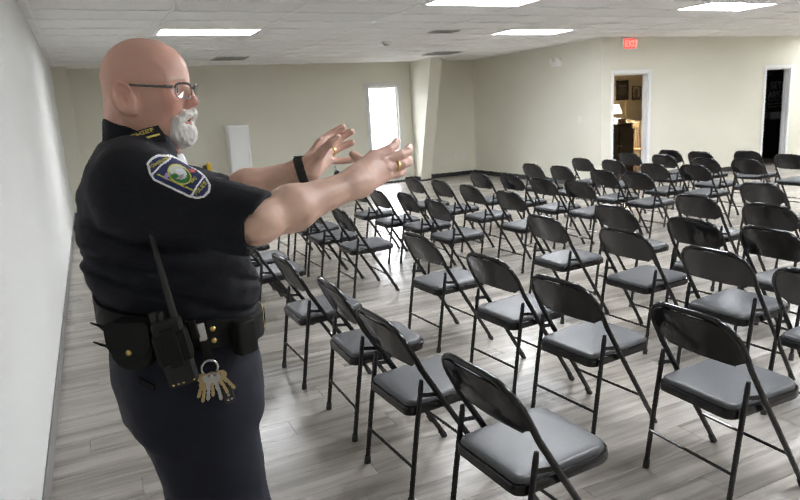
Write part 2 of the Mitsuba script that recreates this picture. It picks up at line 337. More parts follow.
# dark sideboard with small things on it
def sideboard():
    k = 'sideboard'
    add(k+'__body', cat_([cbx(10.2, 10.97, 10.62, 11.05, .06, 1.04, .006), bx(10.23, 10.94, 10.66, 11.02, 0, .06)]), 'wood_black')
    add(k+'__top', cbx(10.17, 11.0, 10.59, 11.07, 1.04, 1.065, .005), 'wood_black')
    for q, x in enumerate((10.22, 10.6)):
        d = add(num(k+'__door', q), cbx(x, x+.355, 10.602, 10.62, .09, 1.01, .004), 'wood_black')
        add(d+'__knob', at(trimesh.creation.icosphere(2, .014), x+(.32 if q == 0 else .035), 10.59, .6), 'brass')
    tag(k, 'tall black sideboard just inside the office doorway', 'cabinet')
sideboard()
add('desk__top', cbx(11.002, 11.20, 10.75, 11.25, .90, .93, .005), 'wood_black')
add('desk__panel', cbx(11.01, 11.18, 10.77, 10.79, 0, .90, .004), 'wood_black')
add('desk__panel_001', cbx(11.01, 11.18, 11.21, 11.23, 0, .90, .004), 'wood_black')
tag('desk', 'black high desk beside the sideboard in the office', 'desk')
add('office_box', cbx(10.82, 10.93, 10.75, 10.87, 1.066, 1.16, .006), prin((.12, .03, .02), .5), label='small dark red box on top of the black sideboard', cat='box')
for q, (x, c) in enumerate(((11.04, (.6, .5, .35)), (11.105, (.75, .7, .6)), (11.17, (.5, .35, .2)))):
    add(num('office_jar', q), at(lathe([(0, 0), (.028, 0), (.03, .01), (.03, .07), (.018, .085), (.018, .1), (0, .1)], 16), x, 10.82, .9305), prin(c, .3), smooth=40, label=('tan', 'pale', 'brown')[q]+' little jar on the black desk in the office', cat='jar', group='jars on the office desk')
# wooden slat-back chair
def wooden_chair():
    k = 'wooden_chair'; ox, oy = 11.72, 11.10
    for q, (sx, sy) in enumerate(((-1, -1), (-1, 1), (1, -1), (1, 1))):
        add(num(k+'__leg', q), tube([(ox+sx*.21, oy+sy*.2, 0), (ox+sx*.18, oy+sy*.18, .44)], [.014, .019]), 'wood_warm', smooth=40)
    add(k+'__seat', cbx(ox-.22, ox+.22, oy-.21, oy+.21, .44, .47, .01), 'wood_warm')
    for q, sy in enumerate((-1, 1)): add(num(k+'__post', q), tube([(ox-.19, oy+sy*.18, .46), (ox-.26, oy+sy*.19, 1.02)], .014), 'wood_warm', smooth=40)
    for q in range(4): add(num(k+'__spindle', q), tube([(ox-.19, oy-.11+q*.073, .47), (ox-.25, oy-.11+q*.073, .97)], .009), 'wood_warm', smooth=40)
    add(k+'__top_rail', cbx(ox-.275, ox-.24, oy-.21, oy+.21, .95, 1.04, .008), 'wood_warm')
    tag(k, 'warm brown wooden spindle-back chair in the lamp-lit office', 'chair')
wooden_chair()
# dark room: board with pale lettering, a counter and a pale carton
add('lettered_board__panel', cbx(15.15, 15.95, 10.57, 10.596, 1.08, 1.92, .004), 'print_dark')
def wall_text(s, h, x, z, y, depth=.003, bold=True):
    t = meshkit.text_mesh(s, h, depth, bold); t.apply_transform(trimesh.transformations.rotation_matrix(math.pi/2, [1, 0, 0])); t.apply_translation((x, y, z)); return t
mat('letter_grey', prin((.42, .42, .44), .6))
add('lettered_board__lettering', cat_([wall_text('SET(', .16, 15.30, 1.62, 10.572), wall_text('ARYZ', .16, 15.24, 1.40, 10.572)]), 'letter_grey', label='two rows of pale capital letters')
add('lettered_board__rule', cat_([bx(15.25, 15.85, 10.569, 10.572, z, z+.012) for z in (1.34, 1.26, 1.19)]), 'letter_grey')
tag('lettered_board', 'black board with pale capital letters in the dark room', 'sign')
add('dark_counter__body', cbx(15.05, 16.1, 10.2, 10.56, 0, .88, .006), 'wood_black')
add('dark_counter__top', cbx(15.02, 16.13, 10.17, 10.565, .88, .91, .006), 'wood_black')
tag('dark_counter', 'black counter below the lettered board in the dark room', 'counter')
add('pale_carton', cbx(14.98+.2, 15.42, 10.25, 10.45, .911, 1.07, .004), prin((.32, .32, .33), .6), label='pale grey carton on the dark counter', cat='box')

# ------------------------------------------------------------------ things on the walls
# exit sign over the first doorway
EX0, EX1, EZ0, EZ1, EY = 9.235, 9.535, 2.44, 2.64, DO
add('exit_sign__housing', cbx(EX0, EX1, EY-.05, EY-.001, EZ0, EZ1, .006), 'white_plastic')
add('exit_sign__face', bx(EX0+.012, EX1-.012, EY-.053, EY-.05, EZ0+.012, EZ1-.012), prin((.55, .04, .03), .4), label='red lit face', emitter={'type': 'area', 'radiance': rgb(.50, .075, .065)})
add('exit_sign__lettering', wall_text('EXIT', .10, EX0+.03, EZ0+.05, EY-.053, .002), prin((.8, .3, .2), .4), label='lettering reading EXIT', emitter={'type': 'area', 'radiance': rgb(.85, .20, .16)})
tag('exit_sign', 'red glowing EXIT sign high on the wall over the office doorway', 'exit sign')
# emergency light on the right wall
add('emergency_light__body', cbx(WR-.06, WR-.001, 10.22, 10.52, 2.25, 2.36, .008), 'white_plastic')
for q, y in enumerate((10.27, 10.47)):
    h = xform(lathe([(0, 0), (.03, 0), (.05, .05), (.05, .06), (0, .06)], 20), np.array(T().translate([WR-.05, y, 2.39]).rotate([0, 1, 0], -110).matrix))
    add(num('emergency_light__lamp_head', q), h, 'white_plastic', smooth=40)
tag('emergency_light', 'white twin-head emergency light high on the right wall of the alcove', 'emergency light')
def plate(key, c, ax, label, cat, w=.075, h=.12):
    x, y, z = c
    if ax == 1: add(key+'__plate', cbx(x-w/2, x+w/2, y-.007, y-.0005, z-h/2, z+h/2, .003), 'white_plastic')
    else: add(key+'__plate', cbx(x-.007, x-.0005, y-w/2, y+w/2, z-h/2, z+h/2, .003), 'white_plastic')
    if cat == 'light switch': add(key+'__toggle', cbx(x-.016, x-.007, y-.008, y+.008, z-.014, z+.014, .002), 'white_plastic')
    else:
        for q, s in enumerate((-1, 1)): add(num(key+'__socket', q), cbx(x-.017, x+.017, y-.010, y-.007, z+s*.027-.016, z+s*.027+.016, .001), prin((.42, .41, .38), .5))
    tag(key, label, cat)
plate('light_switch', (WR, 9.75, 1.235), 0, 'white light switch on the right wall near the office corner', 'light switch')
plate('wall_outlet', (8.26, DB, .47), 1, 'left one of the two wall outlets beside the far corner', 'outlet')
plate('wall_outlet_001', (8.48, DB, .46), 1, 'right one of the two wall outlets, nearest the far corner', 'outlet')
plate('wall_outlet_002', (5.21, DB, .40), 1, 'wall outlet low on the back wall with a black adapter plugged in', 'outlet')
add('power_adapter__body', xform(lathe([(0, 0), (.06, 0), (.066, .012), (.066, .035), (.05, .045), (0, .045)], 24), np.array(T().translate([5.22, DB-.0105, .335]).rotate([1, 0, 0], 90).matrix)), 'rubber', smooth=40)
add('power_adapter__cord', tube([(5.22, DB-.03, .39), (5.20, DB-.035, .45), (5.185, DB-.028, .50)], .005), 'rubber')
tag('power_adapter', 'round black power adapter plugged in low on the back wall under the raised hand', 'adapter')
add('wall_hook__plate', cbx(4.28, 4.33, DB-.008, DB-.0005, 2.12, 2.22, .002), 'wall_beige')
add('wall_hook__hook', tube([(4.305, DB-.008, 2.19), (4.305, DB-.04, 2.17), (4.305, DB-.045, 2.20)], .006), 'wall_beige')
tag('wall_hook', 'small beige hook high on the back wall left of the window', 'hook')
# tall white cabinet against the back wall
add('tall_cabinet__body', cbx(2.90, 3.32, DB-.36, DB-.016, .08, 1.49, .008), 'white_metal')
add('tall_cabinet__plinth', bx(2.92, 3.30, DB-.34, DB-.02, 0, .08), 'grey_metal')
add('tall_cabinet__door', cbx(2.915, 3.305, DB-.378, DB-.361, .11, 1.46, .006), 'white_metal')
add('tall_cabinet__door__handle', tube([(3.27, DB-.378, .92), (3.27, DB-.405, .92), (3.27, DB-.405, .74), (3.27, DB-.378, .74)], .006), 'steel')
tag('tall_cabinet', 'tall narrow white cabinet standing against the back wall', 'cabinet')
# small yellow and black thing standing low on a stand by the wall, seen past the shoulder
add('step_stool__shelf', cbx(2.26, 2.62, DB-.36, DB-.05, .60, .62, .004), 'white_metal')
for q, (x, y) in enumerate(((2.29, DB-.33), (2.59, DB-.33), (2.29, DB-.08), (2.59, DB-.08))): add(num('step_stool__leg', q), tube([(x, y, 0), (x, y, .60)], .011), 'white_metal')
tag('step_stool', 'small white side stand by the back wall behind the officer', 'stand')
add('yellow_tool__body', cbx(2.45, 2.53, DB-.24, DB-.12, .621, .80, .02), prin((.72, .46, .02), .4), label='yellow body')
add('yellow_tool__grip', cbx(2.38, 2.449, DB-.23, DB-.13, .621, .76, .02), 'rubber', label='black and red grip')
tag('yellow_tool', 'small yellow and black item by the back wall, just above the shoulder patch', 'tool')

# ------------------------------------------------------------------ folding chairs
def chair_parts():
    """one folding chair facing +x, feet on z = 0; (part, mesh, material, smooth)"""
    out = []
    arc = []
    side = [(.205, .222, .006), (.10, .222, .176), (-.02, .222, .37), (-.13, .222, .55)]
    for a in np.radians(np.linspace(0, 90, 7)):
        arc.append((-.171-.052*math.sin(a), .105+.117*math.cos(a), .632+.104*math.sin(a)))
    half = side+[(-.150, .222, .592)]+arc
    path = half+[(-.2235, 0, .737)]+[(x, -y, z) for x, y, z in half[::-1]]
    out.append(('frame', tube(path, .0115, 10), 'steel_black', 40))
    # back panel, gently hollow, filling the arch
    def bend(y, z, t):
        x = np.where(z > .592, np.interp(z, [.592, .632, .737], [-.150, -.171, -.222]), np.interp(z, [.55, .592], [-.13, -.150]))
        return x-.020*(1-(y/.222)**2)+t
    ny, nz = 25, 9
    V, F = [], []
    zz = np.linspace(.560, .727, nz)
    rows = []
    for z in zz:
        w = .213
        if z < .608: w = .165+math.sqrt(max(.048**2-(.608-z)**2, 0))
        if z > .630: w = .105+.110*math.sqrt(max(1-((z-.630)/.0975)**2, 0))
        rows.append(w)
    for t in (-.004, .004):
        for z, w in zip(zz, rows):
            for y in np.linspace(-w, w, ny): V.append((float(bend(np.array(y), np.array(z), t)), y, z))
    n = ny*nz
    for i in range(nz-1):
        for j in range(ny-1):
            a, b, c, d = i*ny+j, i*ny+j+1, (i+1)*ny+j+1, (i+1)*ny+j
            F += [[a, c, b], [a, d, c], [n+a, n+b, n+c], [n+a, n+c, n+d]]
    edge = [j for j in range(ny)]+[i*ny+ny-1 for i in range(1, nz)]+[(nz-1)*ny+j for j in range(ny-2, -1, -1)]+[i*ny for i in range(nz-2, 0, -1)]
    for a, b in zip(edge, edge[1:]+edge[:1]): F += [[a, b, n+b], [a, n+b, n+a]]
    bp = trimesh.Trimesh(V, F, process=False)
    lip = tube([(float(bend(np.array(y), np.array(.562), 0)), y, .562) for y in np.linspace(-.165, .165, 11)], .006, 6)
    out.append(('backrest', cat_([bp, lip]), 'steel_black', 35))
    # seat pan and cushion
    tilt = np.array(T().translate([0, 0, -.040]).rotate([0, 1, 0], -2.2).matrix)
    ring = rrect(-.172, .229, -.203, .203, (.045, .075, .075, .045), 7)
    ring = np.array([(x, y*(1-.07*max(-x, 0)/.178)) for x, y in ring])
    pan = stack(ring, [(.012, .405), (.002, .408), (0, .414), (0, .436), (.004, .442), (.010, .443)])
    out.append(('seat_pan', xform(pan, tilt), 'steel_black', 40))
    cush = stack(ring, [(.012, .443), (.012, .449), (.014, .456), (.020, .4615), (.030, .4645), (('s', .70), .4675), (('s', .4), .469), (('s', .15), .4695)])
    out.append(('seat_cushion', xform(cush, tilt), 'vinyl', 50))
    for s in (1, -1):
        out.append(('rear_leg', tube([(-.207, s*.212, .006), (-.168, s*.2115, .27), (-.134, s*.210, .480), (-.130, s*.210, .510)], [.0105, .0105, .0105, .008], 10), 'steel_black', 40))
    out.append(('stretcher', tube([(-.191, -.207, .165), (-.191, .207, .165)], .006, 8), 'steel_black', 40))
    out.append(('stretcher', tube([(.108, -.217, .163), (.108, .217, .163)], .006, 8), 'steel_black', 40))
    for s in (1, -1):
        a, b = np.array([-.142, s*.216, .452]), np.array([-.066, s*.222, .440])
        d = (b-a)/np.linalg.norm(b-a); up = np.cross(d, [0, 1, 0])
        P = [a-d*.008+u*up*.008+v*np.array([0, .002, 0]) for u in (-1, 1) for v in (-1, 1)]+[b+d*.008+u*up*.008+v*np.array([0, .002, 0]) for u in (-1, 1) for v in (-1, 1)]
        out.append(('brace', trimesh.convex.convex_hull(np.array(P)), 'steel_black', False))
    for x, s in ((.205, 1), (.205, -1), (-.207, 1), (-.207, -1)):
        dx = -.62 if x > 0 else .10
        out.append(('foot_cap', tube([(x-dx*0, s*(.222 if x > 0 else .212), 0), (x+dx*.035, s*(.222 if x > 0 else .212), .035)], [.0145, .0135], 10), 'rubber', 40))
    S = np.diag([1.037, .955, 1.037, 1.0])
    return [(n, xform(m, S), mt, sm) for n, m, mt, sm in out]
CHAIR = []
_seen = {}
for nme, m, mt, sm in chair_parts():
    i = _seen.get(nme, 0); _seen[nme] = i+1
    CHAIR.append((num(nme, i), mikit.ply(m, M[mt], smooth=sm)))
# rows run away from the camera; ROWS[k] = (x, y, turn) of each chair, nearest the camera first; near block | far block beyond the cross aisle
ROWS = [
 ([(1.61, 1.688, 3.1), (1.563, 2.362, 3.0), (1.582, 2.972, -1.1), (1.547, 3.722, 1.2)], [(1.55, 4.86, 0), (1.57, 5.38, 0), (1.57, 6.05, 0), (1.57, 6.7, 0)]),
 ([(2.585, 1.679, -0.9), (2.488, 2.354, 5), (2.494, 2.972, 4.0), (2.489, 3.799, 3.0)], [(2.51, 5.33, 0), (2.42, 5.95, 0), (2.45, 6.55, 0), (2.45, 7.2, 0)]),
 ([(3.438, 1.743, -0.0), (3.506, 2.338, 1.3), (3.559, 3.049, 2.0), (3.526, 3.789, 0.2)], [(3.381, 5.181, 0.1), (3.412, 5.855, -0.6), (3.312, 6.345, 0.3), (3.32, 7.0, 0)]),
 ([(4.199, 2.495, -4), (4.152, 3.027, 0.8), (4.207, 3.799, -0.8)], [(4.168, 5.16, 1.4), (4.191, 5.905, -0.7), (4.212, 6.584, 0.4), (4.164, 7.192, 0.2)]),
 ([(4.978, 3.071, 0.2), (5.03, 3.742, -0.2)], [(5.144, 5.319, 0.8), (5.069, 5.813, 0.9), (5.09, 6.44, 1.4), (4.95, 6.905, 0.9)]),
 ([(5.981, 3.853, -1.0)], [(6.032, 5.376, 0.3), (6.034, 5.915, -0.2), (6.093, 6.747, 0.0), (6.096, 7.363, -0.5)]),
 ([(7.0, 3.9, 0)], [(7.0, 5.44, -0.5), (6.89, 5.95, -0.3), (7.039, 6.815, 0.1), (7.014, 7.41, 0.3)]),
 ([], [(7.86, 5.407, -0.5), (7.764, 5.929, -0.5), (7.955, 6.783, 0.1), (7.984, 7.471, 0.1)]),
 ([], [(8.613, 5.367, 0.4), (8.884, 6.16, -0.0), (8.58, 6.69, 0.0), (8.627, 7.284, -0.0)]),
]
ORD = ['first', 'second', 'third', 'fourth', 'fifth', 'sixth', 'seventh', 'eighth', 'ninth']
ci = 0
for ri, (near, far) in enumerate(ROWS):
    for blk, lst in (('near', near), ('far', far)):
        for k, (x, y, a) in enumerate(lst):
            key = num('folding_chair', ci); ci += 1
            tw = T().translate([x-.008, y, 0]).rotate([0, 0, 1], a)
            for pn, d in CHAIR: scene[f'{key}__{pn}'] = {**d, 'to_world': tw}
            where = ORD[ri]+' row from left wall'
            pos = ('nearest the camera' if k == 0 else ORD[k]+' from the camera') if blk == 'near' else ('first beyond the cross aisle' if k == 0 else ORD[k]+' beyond the cross aisle')
            tag(key, f'grey-seated black folding chair, {pos}, {where}', 'chair', group='folding chairs in rows')

# ------------------------------------------------------------------ signed distances to meshes (surface nets)
def seg(p, a, b, ra, rb):
    a, b = np.asarray(a, float), np.asarray(b, float); ab = b-a
    t = np.clip(((p-a)@ab)/(ab@ab), 0, 1)
    return np.linalg.norm(p-a-t[:, None]*ab, axis=1)-(ra+(rb-ra)*t)
def ell(p, c, r, R=None):
    q = p-np.asarray(c, float)
    if R is not None: q = q@np.asarray(R)
    r = np.asarray(r, float); k0 = np.linalg.norm(q/r, axis=1); k1 = np.linalg.norm(q/(r*r), axis=1)
    return k0*(k0-1)/np.maximum(k1, 1e-9)
def sm(a, b, k):
    h = np.maximum(k-np.abs(a-b), 0)/k; return np.minimum(a, b)-h*h*k/4
def smx(a, b, k): return -sm(-a, -b, k)
def nets(fn, lo, hi, h):
    """surface nets of fn = 0, evaluated finely only near the surface"""
    lo, hi = np.asarray(lo, float), np.asarray(hi, float); c = 4
    nc = np.ceil((hi-lo)/(h*c)).astype(int)
    ax = [lo[i]+(np.arange(nc[i])+.5)*h*c for i in range(3)]
    P = np.stack(np.meshgrid(*ax, indexing='ij'), -1).reshape(-1, 3)
    dc = fn(P).reshape(nc); near = np.abs(dc) < h*c*1.5
    D = np.repeat(np.repeat(np.repeat(dc, c, 0), c, 1), c, 2); m = np.repeat(np.repeat(np.repeat(near, c, 0), c, 1), c, 2)
    I = np.argwhere(m); D[m] = fn(lo+(I+.5)*h)
    D[[0, -1]] = np.abs(D[[0, -1]])+h; D[:, [0, -1]] = np.abs(D[:, [0, -1]])+h; D[:, :, [0, -1]] = np.abs(D[:, :, [0, -1]])+h
    n = np.array(D.shape)-1; S = D < 0
    cnt = np.zeros(n, np.int8); corners = [(i, j, k) for i in (0, 1) for j in (0, 1) for k in (0, 1)]
    for i, j, k in corners: cnt += S[i:n[0]+i, j:n[1]+j, k:n[2]+k]
    cell = np.argwhere((cnt > 0) & (cnt < 8)); idx = np.full(n, -1, np.int64); idx[tuple(cell.T)] = np.arange(len(cell))
    vals = {o: D[tuple((cell+o).T)] for o in corners}; acc = np.zeros((len(cell), 3)); w = np.zeros(len(cell))
    for o in corners:
        for a in range(3):
            if o[a] == 0:
                q = list(o); q[a] = 1; q = tuple(q); d0, d1 = vals[o], vals[q]; x = (d0 < 0) != (d1 < 0)
                t = np.where(x, d0/np.where(x, d0-d1, 1), 0); pt = np.tile(np.array(o, float), (len(cell), 1)); pt[:, a] += t
                acc += pt*x[:, None]; w += x
    V = lo+(cell+acc/w[:, None]+.5)*h
    F = []
    for a in range(3):
        b, e = (a+1) % 3, (a+2) % 3
        sl0 = [slice(1, n[i]) for i in range(3)]; sl0[a] = slice(0, n[a]); sl1 = list(sl0); sl1[a] = slice(1, n[a]+1)
        s0, s1 = S[tuple(sl0)], S[tuple(sl1)]
        E = np.argwhere(s0 != s1); off = np.array([1, 1, 1]); off[a] = 0; E2 = E+off
        fl = s0[tuple(E.T)]
        def g(db, de):
            q = E2.copy(); q[:, b] -= db; q[:, e] -= de; return idx[tuple(q.T)]
        A, B, C_, Dd = g(1, 1), g(0, 1), g(0, 0), g(1, 0)
        quad = np.where(fl[:, None], np.stack([A, B, C_, Dd], 1), np.stack([A, Dd, C_, B], 1))
        F += [quad[:, [0, 1, 2]], quad[:, [0, 2, 3]]]
    return trimesh.Trimesh(V, np.vstack(F), process=False)
def boxed(fn, lo, hi):
    """fn inside the box, its distance to the box (plus a little) outside"""
    lo, hi = np.asarray(lo, float), np.asarray(hi, float)
    def g(p):
        d = np.linalg.norm(np.maximum(np.maximum(lo-p, p-hi), 0), axis=1); out = d+.03; i = d <= 0
        if i.any(): out[i] = fn(p[i])
        return out
    return g

# ------------------------------------------------------------------ the officer
PY = 1.55                                # mid plane of the body; he faces +x
HC = np.array([.501, PY, 1.669])         # centre of the skull
HYAW = math.radians(-30)
HR = np.array([[math.cos(HYAW), -math.sin(HYAW), 0], [math.sin(HYAW), math.cos(HYAW), 0], [0, 0, 1]])   # head axes: x forward, y to his left, z up
def hl(p): return (p-HC)@HR              # world to head
def hw(q): return np.asarray(q, float)@HR.T+HC
def head_fn(P):
    p = hl(P); q = p.copy(); q[:, 1] = np.abs(q[:, 1])
    d = ell(p, (-.004, 0, .004), (.089, .077, .083))
    d = sm(d, ell(p, (.034, 0, .012), (.052, .062, .052)), .03)          # forehead
    d = sm(d, ell(p, (.022, 0, -.058), (.060, .062, .078)), .03)          # face
    d = sm(d, seg(q, (-.022, .055, -.075), (.058, .018, -.124), .022, .018), .03)   # jaw
    d = sm(d, ell(p, (.066, 0, -.124), (.022, .024, .020)), .02)          # chin
    d = sm(d, seg(q, (.078, .010, -.006), (.064, .044, -.008), .011, .010), .014)   # brow
    d = sm(d, ell(q, (.050, .041, -.050), (.022, .013, .017)), .045)      # cheek
    d = smx(d, -ell(q, (.094, .033, -.027), (.018, .016, .011)), .012)    # sockets
    d = sm(d, ell(q, (.0705, .0315, -.026), (.0125, .0125, .0125)), .003)     # eyes
    d = sm(d, seg(q, (.060, .047, -.017), (.083, .022, -.0155), .0045, .0045), .006)   # upper lids
    d = sm(d, seg(p, (.083, 0, -.010), (.1015, 0, -.052), .0075, .0115), .010)   # nose
    d = sm(d, ell(q, (.092, .0105, -.057), (.011, .0085, .008)), .007)
    d = sm(d, ell(p, (.080, 0, -.080), (.016, .026, .016)), .015)         # mouth mound
    d = sm(d, seg(q, (.0915, 0, -.083), (.080, .021, -.087), .0048, .003), .004)
    d = sm(d, seg(q, (.0885, 0, -.100), (.078, .020, -.094), .0055, .003), .004)
    d = smx(d, -seg(q, (.094, 0, -.0915), (.084, .018, -.0905), .0045, .002), .004)   # parted lips
    # ears, tilted back
    e = q-np.array([-.008, .0860, -.036]); th = .32; a = e.copy()
    a[:, 0] = e[:, 0]*math.cos(th)+e[:, 2]*math.sin(th); a[:, 2] = -e[:, 0]*math.sin(th)+e[:, 2]*math.cos(th); a[:, 1] = e[:, 1]+.46*a[:, 0]
    r = np.hypot(a[:, 0]/.020, a[:, 2]/.033)
    ear = ell(a, (0, -.004, 0), (.021, .0085, .034))
    ear = np.minimum(ear, np.hypot((r-.86)*.024, a[:, 1]-.006)-.0052)      # rim
    ear = smx(ear, -ell(a, (.002, .008, .003), (.0135, .0125, .023)), .003)
    ear = sm(ear, ell(a, (.004, .002, -.029), (.0085, .006, .010)), .006)
    ear = sm(ear, ell(a, (.013, .003, -.002), (.004, .005, .006)), .004)
    d = sm(d, ear, .007)
    nk = seg(P, (.478, PY, 1.60), (.474, PY+.0, 1.475), .060, .068)
    nk = sm(nk, seg(P, (.450, PY, 1.592), (.445, PY, 1.49), .036, .05), .03)
    nk = sm(nk, seg(P, (.435, PY-.048, 1.615), (.525, PY-.02, 1.495), .013, .012), .02)
    d = sm(d, nk, .035)
    return d-.0012*(meshkit.fbm(P*60, 2, 5)-.5)
def fingers(chain_list, k=.006):
    def fn(p):
        d = None
        for pts, rs in chain_list:
            f = None
            for a, b, ra, rb in zip(pts[:-1], pts[1:], rs[:-1], rs[1:]):
                s_ = seg(p, a, b, ra, rb); f = s_ if f is None else sm(f, s_, .003)
            d = f if d is None else np.minimum(d, f)
        return d
    return fn
def finger(m, tip, curl, amt, r0_, r1_):
    """four joints from knuckle m to the tip, bowed by amt towards -curl (the back of the hand)"""
    m, tip, curl = np.array(m), np.array(tip), np.array(curl)/np.linalg.norm(curl)
    L = np.linalg.norm(tip-m); P = [m+(tip-m)*t-curl*amt*L*b for t, b in ((0, 0), (.44, 1.), (.74, .85), (1, 0))]
    R_ = [r0_, r0_*.97, (r0_+r1_)/2, r1_]; R_[1] *= 1.04
    return P, R_
def hand_fn(W, mcp, tips, thumb, palm_n, th_r):
    pn = np.array(palm_n)/np.linalg.norm(palm_n); W = np.array(W)
    ch = [finger(m, t, pn, a, r, r*.86) for m, t, a, r in zip(mcp, tips, (.13, .15, .15, .13), (.0118, .0123, .0118, .0106))]
    F_ = fingers(ch)
    tf = fingers([(thumb, th_r)])
    mc = [np.array(m) for m in mcp]
    def fn(p):
        d = None
        for m, wo in zip(mc, (.016, .006, -.006, -.016)):
            side = (mc[0]-mc[3]); side = side/np.linalg.norm(side)
            s_ = seg(p, W+side*wo+pn*.002, m+pn*.003, .0180, .0140)
            d = s_ if d is None else sm(d, s_, .016)
        d = sm(d, seg(p, W+side*.012+pn*.010, thumb[1], .015, .012), .018)      # ball of the thumb
        d = sm(d, seg(p, W-side*.014+pn*.010, mc[3]+pn*.006, .014, .010), .015)  # heel of the hand
        for m in mc: d = sm(d, ell(p, m-pn*.003, (.0105, .0105, .0105)), .007)   # knuckles
        d = sm(d, F_(p), .006)
        return sm(d, tf(p), .009)
    return fn, ch
# right hand: back of the hand to the camera; left hand: palm to the camera
RW = np.array([.905, 1.345, 1.424]); LW = np.array([.916, 1.75, 1.430])
r_hand, r_ch = hand_fn(RW, [(.962, 1.392, 1.474), (.977, 1.385, 1.463), (.986, 1.382, 1.446), (.986, 1.384, 1.427)],
                       [(1.044, 1.440, 1.500), (1.078, 1.440, 1.483), (1.074, 1.437, 1.455), (1.054, 1.433, 1.430)],
                       [RW+np.array([.012, .028, .016]), np.array([.934, 1.402, 1.455]), np.array([.930, 1.418, 1.471]), np.array([.920, 1.420, 1.480])], (-.45, .88, .12), [.0135, .0125, .0108, .0088])
l_hand, l_ch = hand_fn(LW, [(.967, 1.785, 1.497), (.978, 1.785, 1.482), (.983, 1.785, 1.465), (.980, 1.780, 1.447)],
                       [(1.044, 1.800, 1.536), (1.068, 1.800, 1.521), (1.066, 1.795, 1.490), (1.056, 1.780, 1.440)],
                       [LW+np.array([.018, -.020, .020]), np.array([.945, 1.713, 1.476]), np.array([.966, 1.695, 1.499]), np.array([.987, 1.692, 1.512])], (.25, -.9, .15), [.0150, .0130, .0112, .0092])
RS, RE = np.array([.437, 1.355, 1.446]), np.array([.640, 1.235, 1.378])
LS, LE = np.array([.440, 1.745, 1.446]), np.array([.672, 1.835, 1.374])
def arm_fn(S_, E_, W_):
    E_, W_ = np.array(E_), np.array(W_); ax = (W_-E_)/np.linalg.norm(W_-E_)
    def fn(p):
        d = seg(p, S_, E_, .052, .039)
        d = sm(d, seg(p, E_, E_+ax*.09, .038, .0425), .03)
        d = sm(d, seg(p, E_+ax*.09, W_-ax*.02, .0425, .029), .03)
        d = sm(d, seg(p, W_-ax*.03, W_+ax*.004, .030, .026), .02)
        return d-.002*(meshkit.fbm(p*28, 2, 8)-.5)
    return fn
r_arm, l_arm = arm_fn(RS, RE, RW), arm_fn(LS, LE, LW)
# torso, as outlines at heights: back, front, half width
TZ = np.array([.98, 1.05, 1.08, 1.13, 1.21, 1.29, 1.36, 1.44, 1.49, 1.53])
TB = np.array([.362, .358, .357, .352, .336, .312, .318, .338, .358, .385])
TF = np.array([.668, .668, .672, .688, .692, .668, .646, .600, .548, .505])
TW = np.array([.190, .195, .198, .202, .205, .202, .200, .198, .175, .13])
def torso_fn(p, grow=0., zmin=1.02, zmax=1.53):
    z = np.clip(p[:, 2], TZ[0], TZ[-1]); b, f, w = (np.interp(z, TZ, a) for a in (TB, TF, TW))
    rx, ry, cx = (f-b)/2+grow, w+grow, (f+b)/2
    k = ((np.abs(p[:, 0]-cx)/rx)**2.5+(np.abs(p[:, 1]-PY)/ry)**2.5)**(1/2.5)
    d = (k-1)*np.minimum(rx, ry)*.92
    return smx(d, np.maximum(zmin-p[:, 2], p[:, 2]-zmax), .02)
gH = boxed(head_fn, (.36, 1.40, 1.46), (.66, 1.70, 1.80)); gRH = boxed(r_hand, (.86, 1.28, 1.37), (1.12, 1.50, 1.56)); gLH = boxed(l_hand, (.87, 1.65, 1.37), (1.12, 1.86, 1.60))
gRA = boxed(r_arm, (.34, 1.12, 1.28), (.97, 1.46, 1.56)); gLA = boxed(l_arm, (.34, 1.64, 1.28), (.97, 1.94, 1.56))
gT = boxed(lambda p: torso_fn(p, -.02, 1.06, 1.52), (.28, 1.32, 1.0), (.72, 1.78, 1.56))
def body_fn(p):
    d = sm(gRA(p), gRH(p), .022)
    d = np.minimum(d, sm(gLA(p), gLH(p), .022))
    return sm(sm(d, gT(p), .03), gH(p), .02)
body = nets(body_fn, (.28, 1.12, 1.02), (1.12, 1.94, 1.78), .0032)
bv = np.array(body.vertices)
# complexion
q = hl(bv); n1 = meshkit.fbm(bv*22, 3, 2)[:, None]; n2 = meshkit.fbm(bv*70, 2, 4)[:, None]
skin = np.array([.70, .46, .365])*(1+.22*(n1-.5))*(1+.12*(n2-.5))
onhead = (bv[:, 2] > 1.50) & (bv[:, 0] < .66) & (np.abs(bv[:, 1]-PY) < .16)
def blend(c, w): 
    global skin
    w = np.clip(w, 0, 1)[:, None]; skin = skin*(1-w)+np.array(c)*w
red = np.array([.62, .325, .26])
blend(red*(1), onhead*.75*(.6+.8*(n1[:, 0]-.2)))
blend((.70, .42, .34), onhead*np.exp(-((q[:, 2]-.07)/.03)**2)*.5)
blend((.55, .20, .17), onhead*(np.exp(-(np.linalg.norm((q-[.100, 0, -.052])/[.02, .02, .02], axis=1))**2)*.7+np.exp(-np.linalg.norm((np.column_stack([q[:, 0], np.abs(q[:, 1]), q[:, 2]])-[.07, .05, -.05])/.024, axis=1)**2)*.5))
qa = np.column_stack([q[:, 0], np.abs(q[:, 1]), q[:, 2]])
eye = np.linalg.norm(qa-[.0705, .0315, -.026], axis=1); eyem = onhead & (eye < .0134) & (qa[:, 0] > .072) & (np.abs(q[:, 2]+.027) < .007)
blend((.62, .60, .58), eyem*1.0)
gz = np.linalg.norm(qa-[.0825, .029, -.0265], axis=1); blend((.05, .06, .07), (eyem & (gz < .0062))*1.0)
blend((.42, .14, .125), onhead*(np.exp(-((qa[:, 2]+.0925)/.011)**2)*np.exp(-(qa[:, 1]/.02)**2)*(q[:, 0] > .075)))
